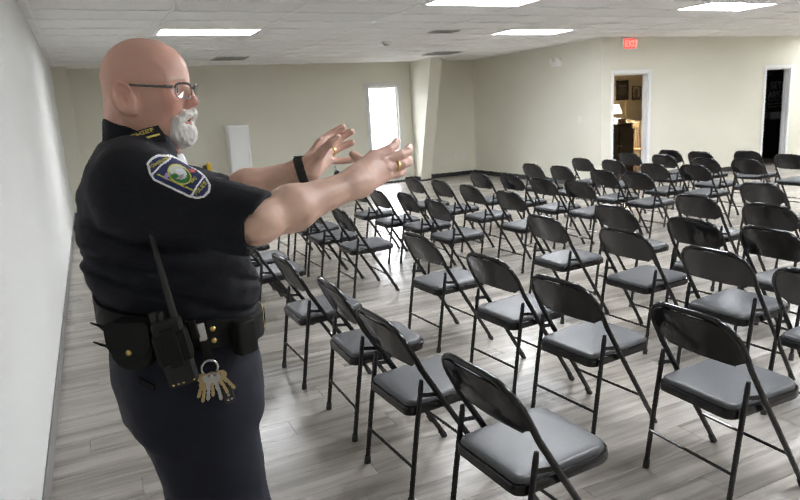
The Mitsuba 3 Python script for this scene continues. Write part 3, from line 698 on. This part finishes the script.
blend((.06, .015, .015), onhead*(np.exp(-((qa[:, 2]+.0912)/.0035)**2)*np.exp(-(qa[:, 1]/.014)**2)*(q[:, 0] > .07)*(q[:, 0] < .0895)))
blend((.62, .54, .48), onhead*np.exp(-np.linalg.norm((qa-[.080, .030, -.004])/[.016, .020, .005], axis=1)**2)*.45)     # pale brows
# age spots and a faded bruise on the right forearm, pinker hands
for c, r_, col in (((.735, 1.23, 1.375), .011, (.30, .14, .10)), ((.80, 1.25, 1.40), .03, (.50, .30, .235)), ((.862, 1.30, 1.425), .018, (.42, .25, .235)), ((.70, 1.20, 1.40), .008, (.40, .20, .15))):
    blend(col, np.exp(-(np.linalg.norm(bv-np.array(c), axis=1)/r_)**2)*.55)
blend((.70, .43, .37), ((bv[:, 0] > .93)*.55*(.6+.8*(n1[:, 0]-.3))))
scene['person__body'] = mikit.ply(body, M['skin'], smooth=True, color=np.clip(skin, 0, 1))
tag('person', 'bald man in a black police uniform, arms raised with open hands, standing at left', 'person')
# short-sleeved shirt
def sleeve(S_, E_, r0s, r1s, p):
    ax = E_-S_; L = np.linalg.norm(ax); ax = ax/L
    d = seg(p, S_, E_, r0s, r1s); t = (p-S_)@ax
    return d, t, L, ax
eo, eU, eN = np.array([.474, 1.414, 1.549]), np.array([.95, .06, .27]), np.array([-.28, -.62, .73]); eU /= np.linalg.norm(eU); eN -= eU*(eN@eU); eN /= np.linalg.norm(eN)
eV = np.cross(eN, eU)
def wrinkle(p):
    w = meshkit.fbm(np.column_stack([p[:, 0]*7+p[:, 2]*5, p[:, 1]*7, p[:, 2]*16-p[:, 0]*9]), 3, 11)-.5
    f = meshkit.noise(np.column_stack([p[:, 0]*4-p[:, 1]*2, p[:, 1]*4, (p[:, 2]+.35*p[:, 0])*19]), 5); g = np.abs(f-.5)
    return .022*w+.010*np.maximum(.16-g, 0)/.16*np.clip((1.42-p[:, 2])/.1, 0, 1)
def shirt_fn(p):
    d = torso_fn(p, 0, 1.075, 1.54)
    d = sm(d, seg(p, (.452, PY-.165, 1.452), (.452, PY+.165, 1.452), .072, .072), .05)
    d = sm(d, seg(p, (.458, PY-.06, 1.497), (.444, PY-.17, 1.466), .050, .058), .04)
    d = sm(d, seg(p, (.458, PY+.06, 1.497), (.444, PY+.17, 1.466), .050, .058), .04)
    for S_, E_ in ((RS, RE), (LS, LE)):
        a, t, L, ax = sleeve(S_, E_+(E_-S_)*.03+np.array([0, 0, -.006]), .077, .067, p)
        a = smx(a, t-L*1.0, .006)
        inner = np.maximum(seg(p, S_, E_+(E_-S_)*.4, .056, .054), (L-.010)-t)
        a = smx(a, -inner, .004)
        d = sm(d, a, .045)
    d = sm(d, seg(p, eo-eU*.022-eN*.040, eo+eU*.020-eN*.040, .030, .030), .03)
    w = wrinkle(p)
    # collar and neck hole
    d = d+w*np.clip((1.50-p[:, 2])/.08, .15, 1)
    return np.maximum(d, -seg(p, (.474, PY, 1.70), (.474, PY, 1.40), .064, .068))
gS = boxed(shirt_fn, (.24, 1.10, 1.04), (.76, 2.0, 1.66))
shirt = nets(gS, (.26, 1.12, 1.04), (.76, 1.98, 1.62), .0045)
sh = np.array(shirt.vertices)
add('person__shirt', shirt, 'shirt_cloth', smooth=True, label='black short-sleeved uniform shirt')
# stand collar folded over, rising towards the nape
def collar_mesh():
    V, F = [], []; n = 56
    prof = [(.003, -.035), (.004, .0), (.001, .040), (.006, .046), (.010, .041), (.015, .005), (.019, -.018), (.014, -.024)]
    A = np.radians(np.linspace(24, 336, n))
    for a in A:
        back = .5-.5*math.cos(a)            # 1 at the nape, 0 at the throat
        cx, cy = .482-.010*back, PY; rx, ry = .058, .066
        z0 = 1.488+.058*back
        for r, z in prof:
            V.append((cx+(rx+r)*math.cos(a), cy+(ry+r)*math.sin(a), z0+z*(.72+.28*back)))
    m = len(prof)
    for i in range(n-1):
        for j in range(m):
            k = (j+1) % m; a, b, c, d = i*m+j, i*m+k, (i+1)*m+k, (i+1)*m+j
            F += [[a, b, c], [a, c, d]]
    for i in (0, n-1):
        for j in range(1, m-1): F.append([i*m, i*m+j, i*m+j+1] if i else [i*m, i*m+j+1, i*m+j])
    t = trimesh.Trimesh(V, F, process=False); t.fix_normals(); return t
add('person__shirt__collar', collar_mesh(), 'shirt_cloth', smooth=50)
def und_fn(p):
    d = seg(p, (.512, PY-.012, 1.510), (.525, PY, 1.47), .044, .045)
    return np.maximum(d, -head_fn(p)+.004)
und = nets(und_fn, (.44, 1.44, 1.42), (.62, 1.64, 1.60), .004)
add('person__undershirt', und, 'white_cloth', smooth=True, label='white undershirt showing at the open collar')
# ---- flat badges laid on the cloth
def drape(mesh, o, U, Vv, N, fn, off, maxd=.12):
    """lays a flat mesh (xy plane, thickness z) on the surface fn = 0, looking along -N"""
    v = np.array(mesh.vertices); o, U, Vv, N = (np.array(a, float) for a in (o, U, Vv, N))
    p = o+v[:, :1]*U+v[:, 1:2]*Vv+N*maxd
    for _ in range(40):
        p = p-N*(np.minimum(fn(p), .02)*.8)[:, None]
    m = mesh.copy(); m.vertices = p+N*(v[:, 2:3]+off); return m
def fine(poly, d, size=.006):
    m = extr(poly, d); v, f = trimesh.remesh.subdivide_to_size(m.vertices, m.faces, size, max_iter=12); return trimesh.Trimesh(v, f, process=False)
def colored(parts):
    """[(mesh, colour)] as one mesh and its vertex colours"""
    return cat_([m for m, _ in parts]), np.vstack([np.tile(c, (len(m.vertices), 1)) for m, c in parts])
NAVY, WHITE, YEL, GRN, PINK = (.030, .036, .115), (.80, .80, .86), (.62, .56, .10), (.05, .19, .06), (.60, .13, .13)
out = Polygon([(.463, 1.503), (.474, 1.512), (.488, 1.5165), (.516, 1.513), (.537, 1.502), (.556, 1.486), (.567, 1.468), (.570, 1.455), (.565, 1.443), (.553, 1.434), (.541, 1.432), (.527, 1.436), (.469, 1.472), (.464, 1.484)]).buffer(.0015)
inn = out.buffer(-.0042)
bar1 = LineString([(.462, 1.4775), (.488, 1.498), (.505, 1.5055), (.520, 1.512)]).buffer(.0016).intersection(inn)
bar2 = LineString([(.526, 1.432), (.546, 1.456), (.568, 1.474)]).buffer(.0016).intersection(inn)
PO = (0, 1.25, 0)
PSC = lambda x, z: (.463+(x-.463)*.93, 1.500+(z-1.500)*.93)
flat = lambda poly, c, lvl: (drape(fine(affinity.scale(poly, .93, .93, origin=(.463, 1.500)), .0004), PO, (1, 0, 0), (0, 0, 1), (0, -1, 0), gS, .0012+.0007*lvl), c)
def ptext(s, h, cx, cz, deg, c, lvl=2):
    t = meshkit.text_mesh(s, h, .0004, True); b = t.bounds; t.apply_translation((-(b[0][0]+b[1][0])/2, -(b[0][1]+b[1][1])/2, 0))
    a = math.radians(deg); return drape(t, (PSC(cx, cz)[0], PO[1], PSC(cx, cz)[1]), (math.cos(a), 0, math.sin(a)), (-math.sin(a), 0, math.cos(a)), (0, -1, 0), gS, .0012+.0007*lvl), c
em = Point(.518, 1.4785)
circ = lambda r, ox=0., oy=0., sx=1., sy=1.: affinity.rotate(affinity.scale(Point(.518+ox, 1.4785+oy).buffer(r), sx, sy), -30)
pp = [flat(out, WHITE, 0), flat(inn, NAVY, 1), flat(bar1.union(bar2), WHITE, 2),
      flat(LineString([(.478, 1.4815), (.536, 1.447)]).buffer(.0014), YEL, 2),
      flat(Polygon([(.486, 1.474), (.494, 1.484), (.500, 1.480), (.492, 1.470)]), (.40, .34, .62), 3),
      flat(circ(.0225, sy=.82), YEL, 3), flat(circ(.0200, sy=.82), (.62, .68, .62), 4),
      flat(circ(.0195, sy=.80).difference(circ(.0165, -.002, .0045, sy=.8)), GRN, 5), flat(affinity.scale(Point(.508, 1.4765).buffer(.006), 1.2, .7), GRN, 5),
      flat(affinity.rotate(affinity.scale(Point(.522, 1.482).buffer(.008), 1.3, .8), -20), WHITE, 5), flat(affinity.rotate(affinity.scale(Point(.519, 1.474).buffer(.005), 1.3, .6), 30), (.35, .37, .42), 6),
      flat(Polygon([(.538, 1.487), (.553, 1.483), (.549, 1.479), (.541, 1.480)]), PINK, 5),
      ptext('TOWNSEND', .0054, .4865, 1.5035, 20, YEL), ptext('POLICE', .0060, .5505, 1.4505, 37, YEL), ptext('NPS', .0050, .5415, 1.4665, 37, YEL, 3)]
pm, pc = colored(pp)
add('person__shirt__shoulder_patch', pm, 'vcol', color=pc, label='navy police shoulder patch with white border, yellow lettering and a green and white seal')
# rank slide on the shoulder strap
es_ = lambda m, lvl: at_strap(m, .003+.0010*lvl)
def at_strap(m, off):
    v = np.array(m.vertices); m = m.copy(); n_ = v[:, 2:3]+off-(v[:, :1]**2)*2.5
    m.vertices = eo+v[:, :1]*eU+v[:, 1:2]*eV+n_*eN; return m
et = meshkit.text_mesh('CHIEF', .0115, .0006, True); b_ = et.bounds; et.apply_translation((-(b_[0][0]+b_[1][0])/2, .0050, 0))
es = [(at_strap(fine(sbox(-.034, -.018, .034, .020).buffer(.003), .010), -.0085), (.010, .011, .014)), (es_(et, 0), (.56, .47, .14)), (es_(fine(sbox(-.029, -.0105, .029, -.0050), .0006), 0), (.66, .55, .17))]
sm_, sc_ = colored(es)
add('person__shirt__shoulder_strap', sm_, 'vcol', color=sc_, label='black shoulder strap lettered CHIEF over a gold bar')
# ---- trousers and shoes
def trouser_fn(p):
    d = torso_fn(p, .004, .90, 1.115)
    d = sm(d, seg(p, (.505, PY, 1.0), (.512, PY, .90), .15, .14), .05)
    for s_ in (-1, 1):
        y = PY+s_*.092
        l = seg(p, (.512, y, 1.0), (.540, y+s_*.01, .62), .135, .105)
        l = sm(l, seg(p, (.540, y+s_*.01, .62), (.535, y+s_*.015, .085), .104, .082), .05)
        l = np.maximum(l, .045-p[:, 2])
        d = sm(d, l, .035)
    w = meshkit.fbm(np.column_stack([p[:, 0]*6+p[:, 2]*5, p[:, 1]*8, p[:, 2]*9]), 3, 21)-.5
    return d+.014*w
tr = nets(boxed(trouser_fn, (.28, 1.24, .03), (.76, 1.86, 1.15)), (.29, 1.25, .03), (.75, 1.85, 1.14), .0058)
add('person__trousers', tr, 'trouser_cloth', smooth=True, label='dark navy uniform trousers')
pk = fine(rrect(-.020, .020, -.005, .005, .002, 3) if False else sbox(-.020, -.005, .020, .005).buffer(.0015), .003)
add('person__trousers__pocket_flap', drape(pk, (.372, 1.30, 1.052), (.93, 0, -.37), (.37, 0, .93), (-.5, -.866, 0), boxed(trouser_fn, (.28, 1.24, .03), (.76, 1.86, 1.15)), .0015, .10), 'leather')
def shoe(s_):
    y = PY+s_*.12
    def fn(p):
        d = seg(p, (.50, y, .05), (.66, y+s_*.02, .035), .045, .036); d = sm(d, seg(p, (.52, y, .05), (.53, y, .13), .045, .05), .04)
        d = sm(d, ell(p, (.66, y+s_*.02, .035), (.075, .048, .035)), .03); return np.maximum(d, -p[:, 2])
    return nets(fn, (.42, y-.09, -.02), (.78, y+.09, .20), .005)
for i, s_ in enumerate((-1, 1)): add(num('person__shoe', i), shoe(s_), 'leather', smooth=True)
# ---- beard, glasses, wristband, rings
def goat_fn(P):
    p = hl(P); q = np.column_stack([p[:, 0], np.abs(p[:, 1]), p[:, 2]])
    d = ell(p, (.066, 0, -.118), (.031, .031, .026))
    d = sm(d, ell(p, (.066, 0, -.133), (.021, .023, .014)), .012)
    d = sm(d, seg(q, (.074, .031, -.090), (.062, .027, -.118), .0085, .013), .012)
    d = smx(d, -seg(q, (.094, 0, -.0975), (.082, .016, -.0945), .0075, .004), .004)
    return d-.0035+.009*(meshkit.fbm(P*np.array([190, 190, 80]), 3, 31)-.5)
gt = nets(goat_fn, hw((.0, 0, -.12))-.08, hw((.06, 0, -.12))+.08, .0022)
add('person__goatee', gt, 'hair_white', smooth=True, label='white goatee')
def mous_fn(P):
    p = hl(P); q = np.column_stack([p[:, 0], np.abs(p[:, 1]), p[:, 2]])
    d = seg(q, (.0965, .004, -.0735), (.0885, .018, -.0785), .0085, .0085)
    d = sm(d, seg(q, (.0885, .018, -.0785), (.076, .034, -.094), .0090, .0080), .008)
    return d-.001+.008*(meshkit.fbm(P*np.array([190, 190, 90]), 3, 33)-.5)
add('person__moustache', nets(mous_fn, hw((.09, 0, -.08))-.06, hw((.09, 0, -.08))+.06, .0022), 'hair_white', smooth=True, label='white moustache')
def lens_ring(s_):
    c = np.array([.1015, s_*.0345, -.030]); pts = []
    for a in np.radians(np.arange(0, 361, 12)):
        e = 2/3.4; x = math.copysign(abs(math.cos(a))**e, math.cos(a))*.0245; z = math.copysign(abs(math.sin(a))**e, math.sin(a))*.0155
        pts.append(c+np.array([-.13*abs(c[1]+x)-.9*max(abs(c[1]+x)-.04, 0)*.5+.004, x, z]))
    return pts
fr = []
for s_ in (-1, 1):
    L_ = lens_ring(s_); fr.append(tube([hw(a) for a in L_], .0011, 6))
    fr.append(tube([hw(a) for a in L_ if a[2] > -.024] if s_ > 9 else [hw(a) for a in L_[1:15]], .0022, 6))
    fr.append(tube([hw((.084, s_*.060, -.021)), hw((.078, s_*.070, -.0205)), hw((.060, s_*.0745, -.020)), hw((-.012, s_*.0835, -.012)), hw((-.030, s_*.083, -.018)), hw((-.040, s_*.080, -.034))], [.0030, .0030, .0023, .0021, .0020, .0016], 8))
fr.append(tube([hw((.1045, -.0105, -.024)), hw((.108, -.004, -.0205)), hw((.108, .004, -.0205)), hw((.1045, .0105, -.024))], .0015, 6))
add('person__glasses', cat_(fr), 'gunmetal', smooth=40, label='thin dark-framed glasses')
for i, s_ in enumerate((-1, 1)):
    L_ = [hw(a) for a in lens_ring(s_)][:-1]; V = L_+[np.mean(L_, 0)]; n_ = len(L_)
    add(num('person__glasses__lens', i), trimesh.Trimesh(V, [[j, (j+1) % n_, n_] for j in range(n_)], process=False), 'glass_pane')
def band(c, ax, r, w, t, n=40, sq=1.0):
    ax = np.array(ax)/np.linalg.norm(ax); a = np.cross(ax, [0, 0, 1.]); a /= np.linalg.norm(a); b = np.cross(ax, a)
    V, F = [], []; prof = [(r, -w/2), (r+t*.7, -w/2), (r+t, -w/2+t*.4), (r+t, w/2-t*.4), (r+t*.7, w/2), (r, w/2)]; m = len(prof)
    for i in range(n):
        g_ = 2*math.pi*i/n
        for R_, h_ in prof: V.append(np.array(c)+(a*math.cos(g_)+b*math.sin(g_)*sq)*R_+ax*h_)
    for i in range(n):
        for j in range(m):
            k, i2 = (j+1) % m, (i+1) % n; F += [[i*m+j, i2*m+j, i2*m+k], [i*m+j, i2*m+k, i*m+k]]
    t_ = trimesh.Trimesh(V, F, process=False); t_.fix_normals(); return t_
lax = (LW-LE)/np.linalg.norm(LW-LE)
add('person__wristband', band(LW-lax*.022, lax, .0345, .024, .0055), 'rubber', smooth=40, label='black fitness band on the left wrist')
add('person__wristband__screen', cbx(-.010, .010, -.016, .016, 0, .003, .001).apply_transform(np.array(T().translate((LW-lax*.022+np.array([-.004, .0, .0378])).tolist()).matrix)), 'dark')
def on_finger(ch, f, lo=.32):
    P = ch[f][0]; a, b = np.array(P[0]), np.array(P[1]); return a+(b-a)*lo*2, b-a
for i, (ch, f) in enumerate(((r_ch, 2), (l_ch, 2))):
    c, ax = on_finger(ch, f); add(num('person__ring', i), band(c, ax, .0131, .006, .0016, 24), 'gold', smooth=40, label=('gold ring on the right ring finger', 'gold ring on the left ring finger')[i])
# ---- duty belt, tilted down towards the front
def belt_z(x): return 1.150-.20*(x-.50)
def belt_xy(a, grow):
    x = .51
    for _ in range(4):
        z = belt_z(x); b, f, w = (np.interp(z, TZ, v) for v in (TB, TF, TW)); rx, ry, cx = (f-b)/2+grow, w+grow, (f+b)/2
        e = 2/2.5; x = cx+rx*math.copysign(abs(math.cos(a))**e, math.cos(a)); y = PY+ry*math.copysign(abs(math.sin(a))**e, math.sin(a))
    return np.array([x, y, belt_z(x)])
def belt_strip(a0, a1, h_, g0, g1, n=72, closed=False):
    V, F = [], []; A = np.linspace(a0, a1, n, endpoint=not closed)
    for a in A:
        for g_, z in ((g0, -h_/2), (g1-.001, -h_/2), (g1, -h_/2+.002), (g1, h_/2-.002), (g1-.001, h_/2), (g0, h_/2)): V.append(belt_xy(a, g_)+np.array([0, 0, z]))
    m = 6
    for i in range(n if closed else n-1):
        i2 = (i+1) % n
        for j in range(m):
            k = (j+1) % m; F += [[i*m+j, i2*m+j, i2*m+k], [i*m+j, i2*m+k, i*m+k]]
    if not closed:
        for i in (0, n-1):
            for j in range(1, m-1): F.append([i*m, i*m+j, i*m+j+1])
    t_ = trimesh.Trimesh(V, F, process=False); t_.fix_normals(); return t_
add('person__duty_belt', belt_strip(0, 2*math.pi, .056, -.004, .010, 120, True), 'leather', smooth=50, label='black leather duty belt')
def belt_at(x_target):      # angle on the near side where the belt has this x
    A = np.radians(np.linspace(-175, -5, 341)); X = np.array([belt_xy(a, .01)[0] for a in A]); return A[np.abs(X-x_target).argmin()]
def frame_at(a):
    p = belt_xy(a, .010); t = belt_xy(a+.02, .010)-belt_xy(a-.02, .010); t /= np.linalg.norm(t); n_ = np.cross(t, [0, 0, 1.]); n_ /= np.linalg.norm(n_)
    if n_@(p-np.array([.51, PY, p[2]])) < 0: n_ = -n_
    u = np.cross([0, 0, 1.], n_)
    return p, u, n_          # point, sideways, outwards
def put(mesh, a, du=0., dn=0., dz=0., lean=0.):
    """mesh in (sideways, outwards, up) placed on the belt"""
    p, u, n_ = frame_at(a); v = np.array(mesh.vertices); c, s_ = math.cos(lean), math.sin(lean)
    v = np.column_stack([v[:, 0]*c+v[:, 2]*s_, v[:, 1], -v[:, 0]*s_+v[:, 2]*c])
    m = mesh.copy(); m.vertices = p+(v[:, :1]+du)*u+(v[:, 1:2]+dn)*n_+(v[:, 2:3]+dz)*np.array([0, 0, 1.]); m.fix_normals(); return m
def plate_solid(ring, d, r=.004):
    """outline in (sideways, up) given depth outwards, edges rounded"""
    m = stack(np.array(ring), [(r*.6, 0), (0, r*.5), (0, d-r), (r*.35, d-r*.3), (r, d)]); v = np.array(m.vertices); m.vertices = np.column_stack([v[:, 0], v[:, 2], v[:, 1]]); m.fix_normals(); return m
# u runs so that a positive value lies towards his back or front: sign found here
SGN = 1 if frame_at(belt_at(.5))[1][0] > 0 else -1      # +1: u points to his front (+x)
aP = belt_at(.408)
def rr(x0, x1, y0, y1, r, n=6): return rrect(x0, x1, y0, y1, r, n)
add('person__duty_belt__cuff_pouch', put(plate_solid(rr(-.046, .046, -.060, .040, (.040, .040, .012, .012)), .040, .008), aP, dz=-.012), 'leather', smooth=40, label='black leather handcuff pouch with a gold snap')
def flap():
    m = plate_solid(rr(-.047, .047, -.034, .043, (.038, .038, .012, .012)), .005, .002); return put(m, aP, dn=.040, dz=-.012)
add('person__duty_belt__cuff_flap', flap(), 'leather', smooth=40)
snap = lambda r: (lambda m: (setattr(m, 'vertices', np.column_stack([np.array(m.vertices)[:, 0], np.array(m.vertices)[:, 2], np.array(m.vertices)[:, 1]])), m)[1])(lathe([(0, 0), (r, 0), (r*.95, .002), (r*.5, .0038), (0, .0042)], 18))
add('person__duty_belt__snap', put(snap(.0062), aP, dn=.045, dz=-.030), 'gold', smooth=60, label='gold snap')
for i, dz in enumerate((.020, -.020)):
    p0 = put(trimesh.creation.icosphere(0, .001), aP, du=-SGN*.046, dn=.02, dz=dz).vertices.mean(0)
    add(num('person__duty_belt__tie_end', i), tube([p0, p0+[-.012, 0, -.003], p0+[-.022, -.002, .004], p0+[-.034, -.004, .012]], [.0032, .003, .0028, .0015], 7), 'leather', smooth=40)
aK = belt_at(.548)
add('person__duty_belt__keeper', put(plate_solid(rr(-.013, .013, -.031, .031, .003), .005, .0015), aK, dn=.001), 'leather', smooth=40)
for i, dz in enumerate((.012, -.013)): add(num('person__duty_belt__snap', i+1), put(snap(.0062), aK, dn=.006, dz=dz), 'gold', smooth=60, label='gold snap')
aM = belt_at(.606)
add('person__duty_belt__magazine_pouch', put(plate_solid(rr(-.024, .024, -.045, .030, .008), .030, .006), aM, dn=.001), 'leather', smooth=40)
aB = math.radians(-8)
add('person__duty_belt__buckle', put(cat_([plate_solid(rr(-.026, .026, -.028, .028, .006), .005, .0015)]), aB, dn=-.004), 'gold', smooth=40, label='gold buckle')
add('person__duty_belt__buckle_tongue', put(plate_solid(rr(-.018, .018, -.020, .020, .004), .004, .0015), aB, dn=.0012), 'leather', smooth=40)
# ---- two-way radio in its holder at the right hip
aR = belt_at(.470); LEAN = -.16*SGN
def rput(m, **k): return put(m, aR, lean=LEAN, dn=.012, **k)
def cyl3(r, h_, n=16, top=None):
    m = lathe([(0, 0), (r, 0), (r if top is None else top, h_), (0, h_)], n); return m
add('two_way_radio__body', rput(cbx(-.029, .029, .012, .046, -.095, .045, .006)), 'nylon', smooth=30)
add('two_way_radio__holder', rput(cat_([cbx(-.034, .034, .006, .050, -.045, .020, .006), cbx(-.014, .014, .050, .054, -.050, .030, .0015)])), 'leather', smooth=30, label='black belt holder')
for i, u_ in enumerate((.034, -.052)): add(num('two_way_radio__holder_strap', i), rput(cbx(u_, u_+.018, .004, .014, -.020, .022, .003)), 'leather')
add('two_way_radio__antenna', put(cyl3(.0075, .178, 14, .0042), aR, du=SGN*.012, dn=.041, dz=.040, lean=-.13*SGN), 'rubber', smooth=40)
for i, du in enumerate((-.012, -.026)):
    add(num('two_way_radio__knob', i), put(cyl3(.0075, .018, 14), aR, du=SGN*du, dn=.041, dz=.042, lean=LEAN), 'rubber', smooth=40)
add('two_way_radio__contacts', rput(cat_([cbx(-.022+q*.010, -.018+q*.010, .046, .0475, -.088, -.085, .0004) for q in (0, 1, 2, 4)])), 'gold', label='small gold contacts')
tag('two_way_radio', 'black two-way radio with a thin antenna in a holder on the officer\'s right hip', 'radio')
# ---- key bunch hanging from the belt
aQ = belt_at(.525); kp, ku, kn = frame_at(aQ); X = np.array([1., 0, 0])*1.0
def kput(m, du=0., dn=0., dz=0.): return put(m, aQ, du=SGN*du, dn=dn+.008, dz=dz)
add('key_bunch__leather_strap', put(plate_solid(rr(-.009, .009, -.052, .020, .003), .004, .0012), aQ, dn=.011, lean=-.10*SGN), 'leather', smooth=40)
add('key_bunch__strap_clip', put(plate_solid(rr(-.008, .008, -.010, .028, .002), .003, .001), aQ, dn=.0155, lean=-.10*SGN), 'steel', smooth=40)
rg = trimesh.creation.torus(.0165, .0024, 32, 8); rg.apply_transform(trimesh.transformations.rotation_matrix(math.pi/2, [1, 0, 0]))
add('key_bunch__key_ring', kput(rg, .004, .022, -.066), 'steel', smooth=True, label='steel split ring')
def key_mesh(L=.052, head=.0115):
    blade = Polygon([(-.0042, -.012), (.0042, -.012), (.0042, -L+.004), (0, -L), (-.0030, -L+.004), (-.0030, -L+.010), (-.0018, -L+.013), (-.0032, -L+.017), (-.0014, -L+.022), (-.0042, -L+.027)])
    hd = affinity.scale(Point(0, -.006).buffer(head, 8), 1, .95).difference(Point(0, .000).buffer(.003, 6))
    m = extr(hd.union(blade), .0022); v = np.array(m.vertices); m.vertices = np.column_stack([v[:, 0], v[:, 2], v[:, 1]]); return m
KEYS = [(-.025, 20, 'brass', .022), (-.018, 14, 'brass', .027), (-.009, 9, 'steel', .031), (.000, 1, 'brass', .024), (.009, -8, 'steel', .034), (.020, -20, 'brass', .026), (.030, -34, 'brass', .030)]
for i, (du, deg, m_, dn) in enumerate(KEYS):
    k_ = key_mesh(.050+.004*((i*5) % 3)); k_.apply_transform(trimesh.transformations.rotation_matrix(math.radians(deg)*SGN*1.0, [0, 1, 0]))
    add(num('key_bunch__key', i), kput(k_, .004+du*.55, dn, -.078), m_, label=None)
add('key_bunch__fob', put(plate_solid(rr(-.012, .012, -.030, .018, .009), .011, .003), aQ, du=SGN*.033, dn=.020, dz=-.125, lean=-.2*SGN), 'rubber', smooth=40, label='black car key fob')
add('key_bunch__fob_button', put(cat_([plate_solid(rr(x-.0026, x+.0026, z-.002, z+.002, .001, 3), .0015, .0004) for x, z in ((-.004, -.018), (.004, -.018), (0, -.008))]), aQ, du=SGN*.033, dn=.0312, dz=-.125, lean=-.2*SGN), 'steel')
tag('key_bunch', 'bunch of brass and steel keys on a ring hanging from the officer\'s belt', 'keys')
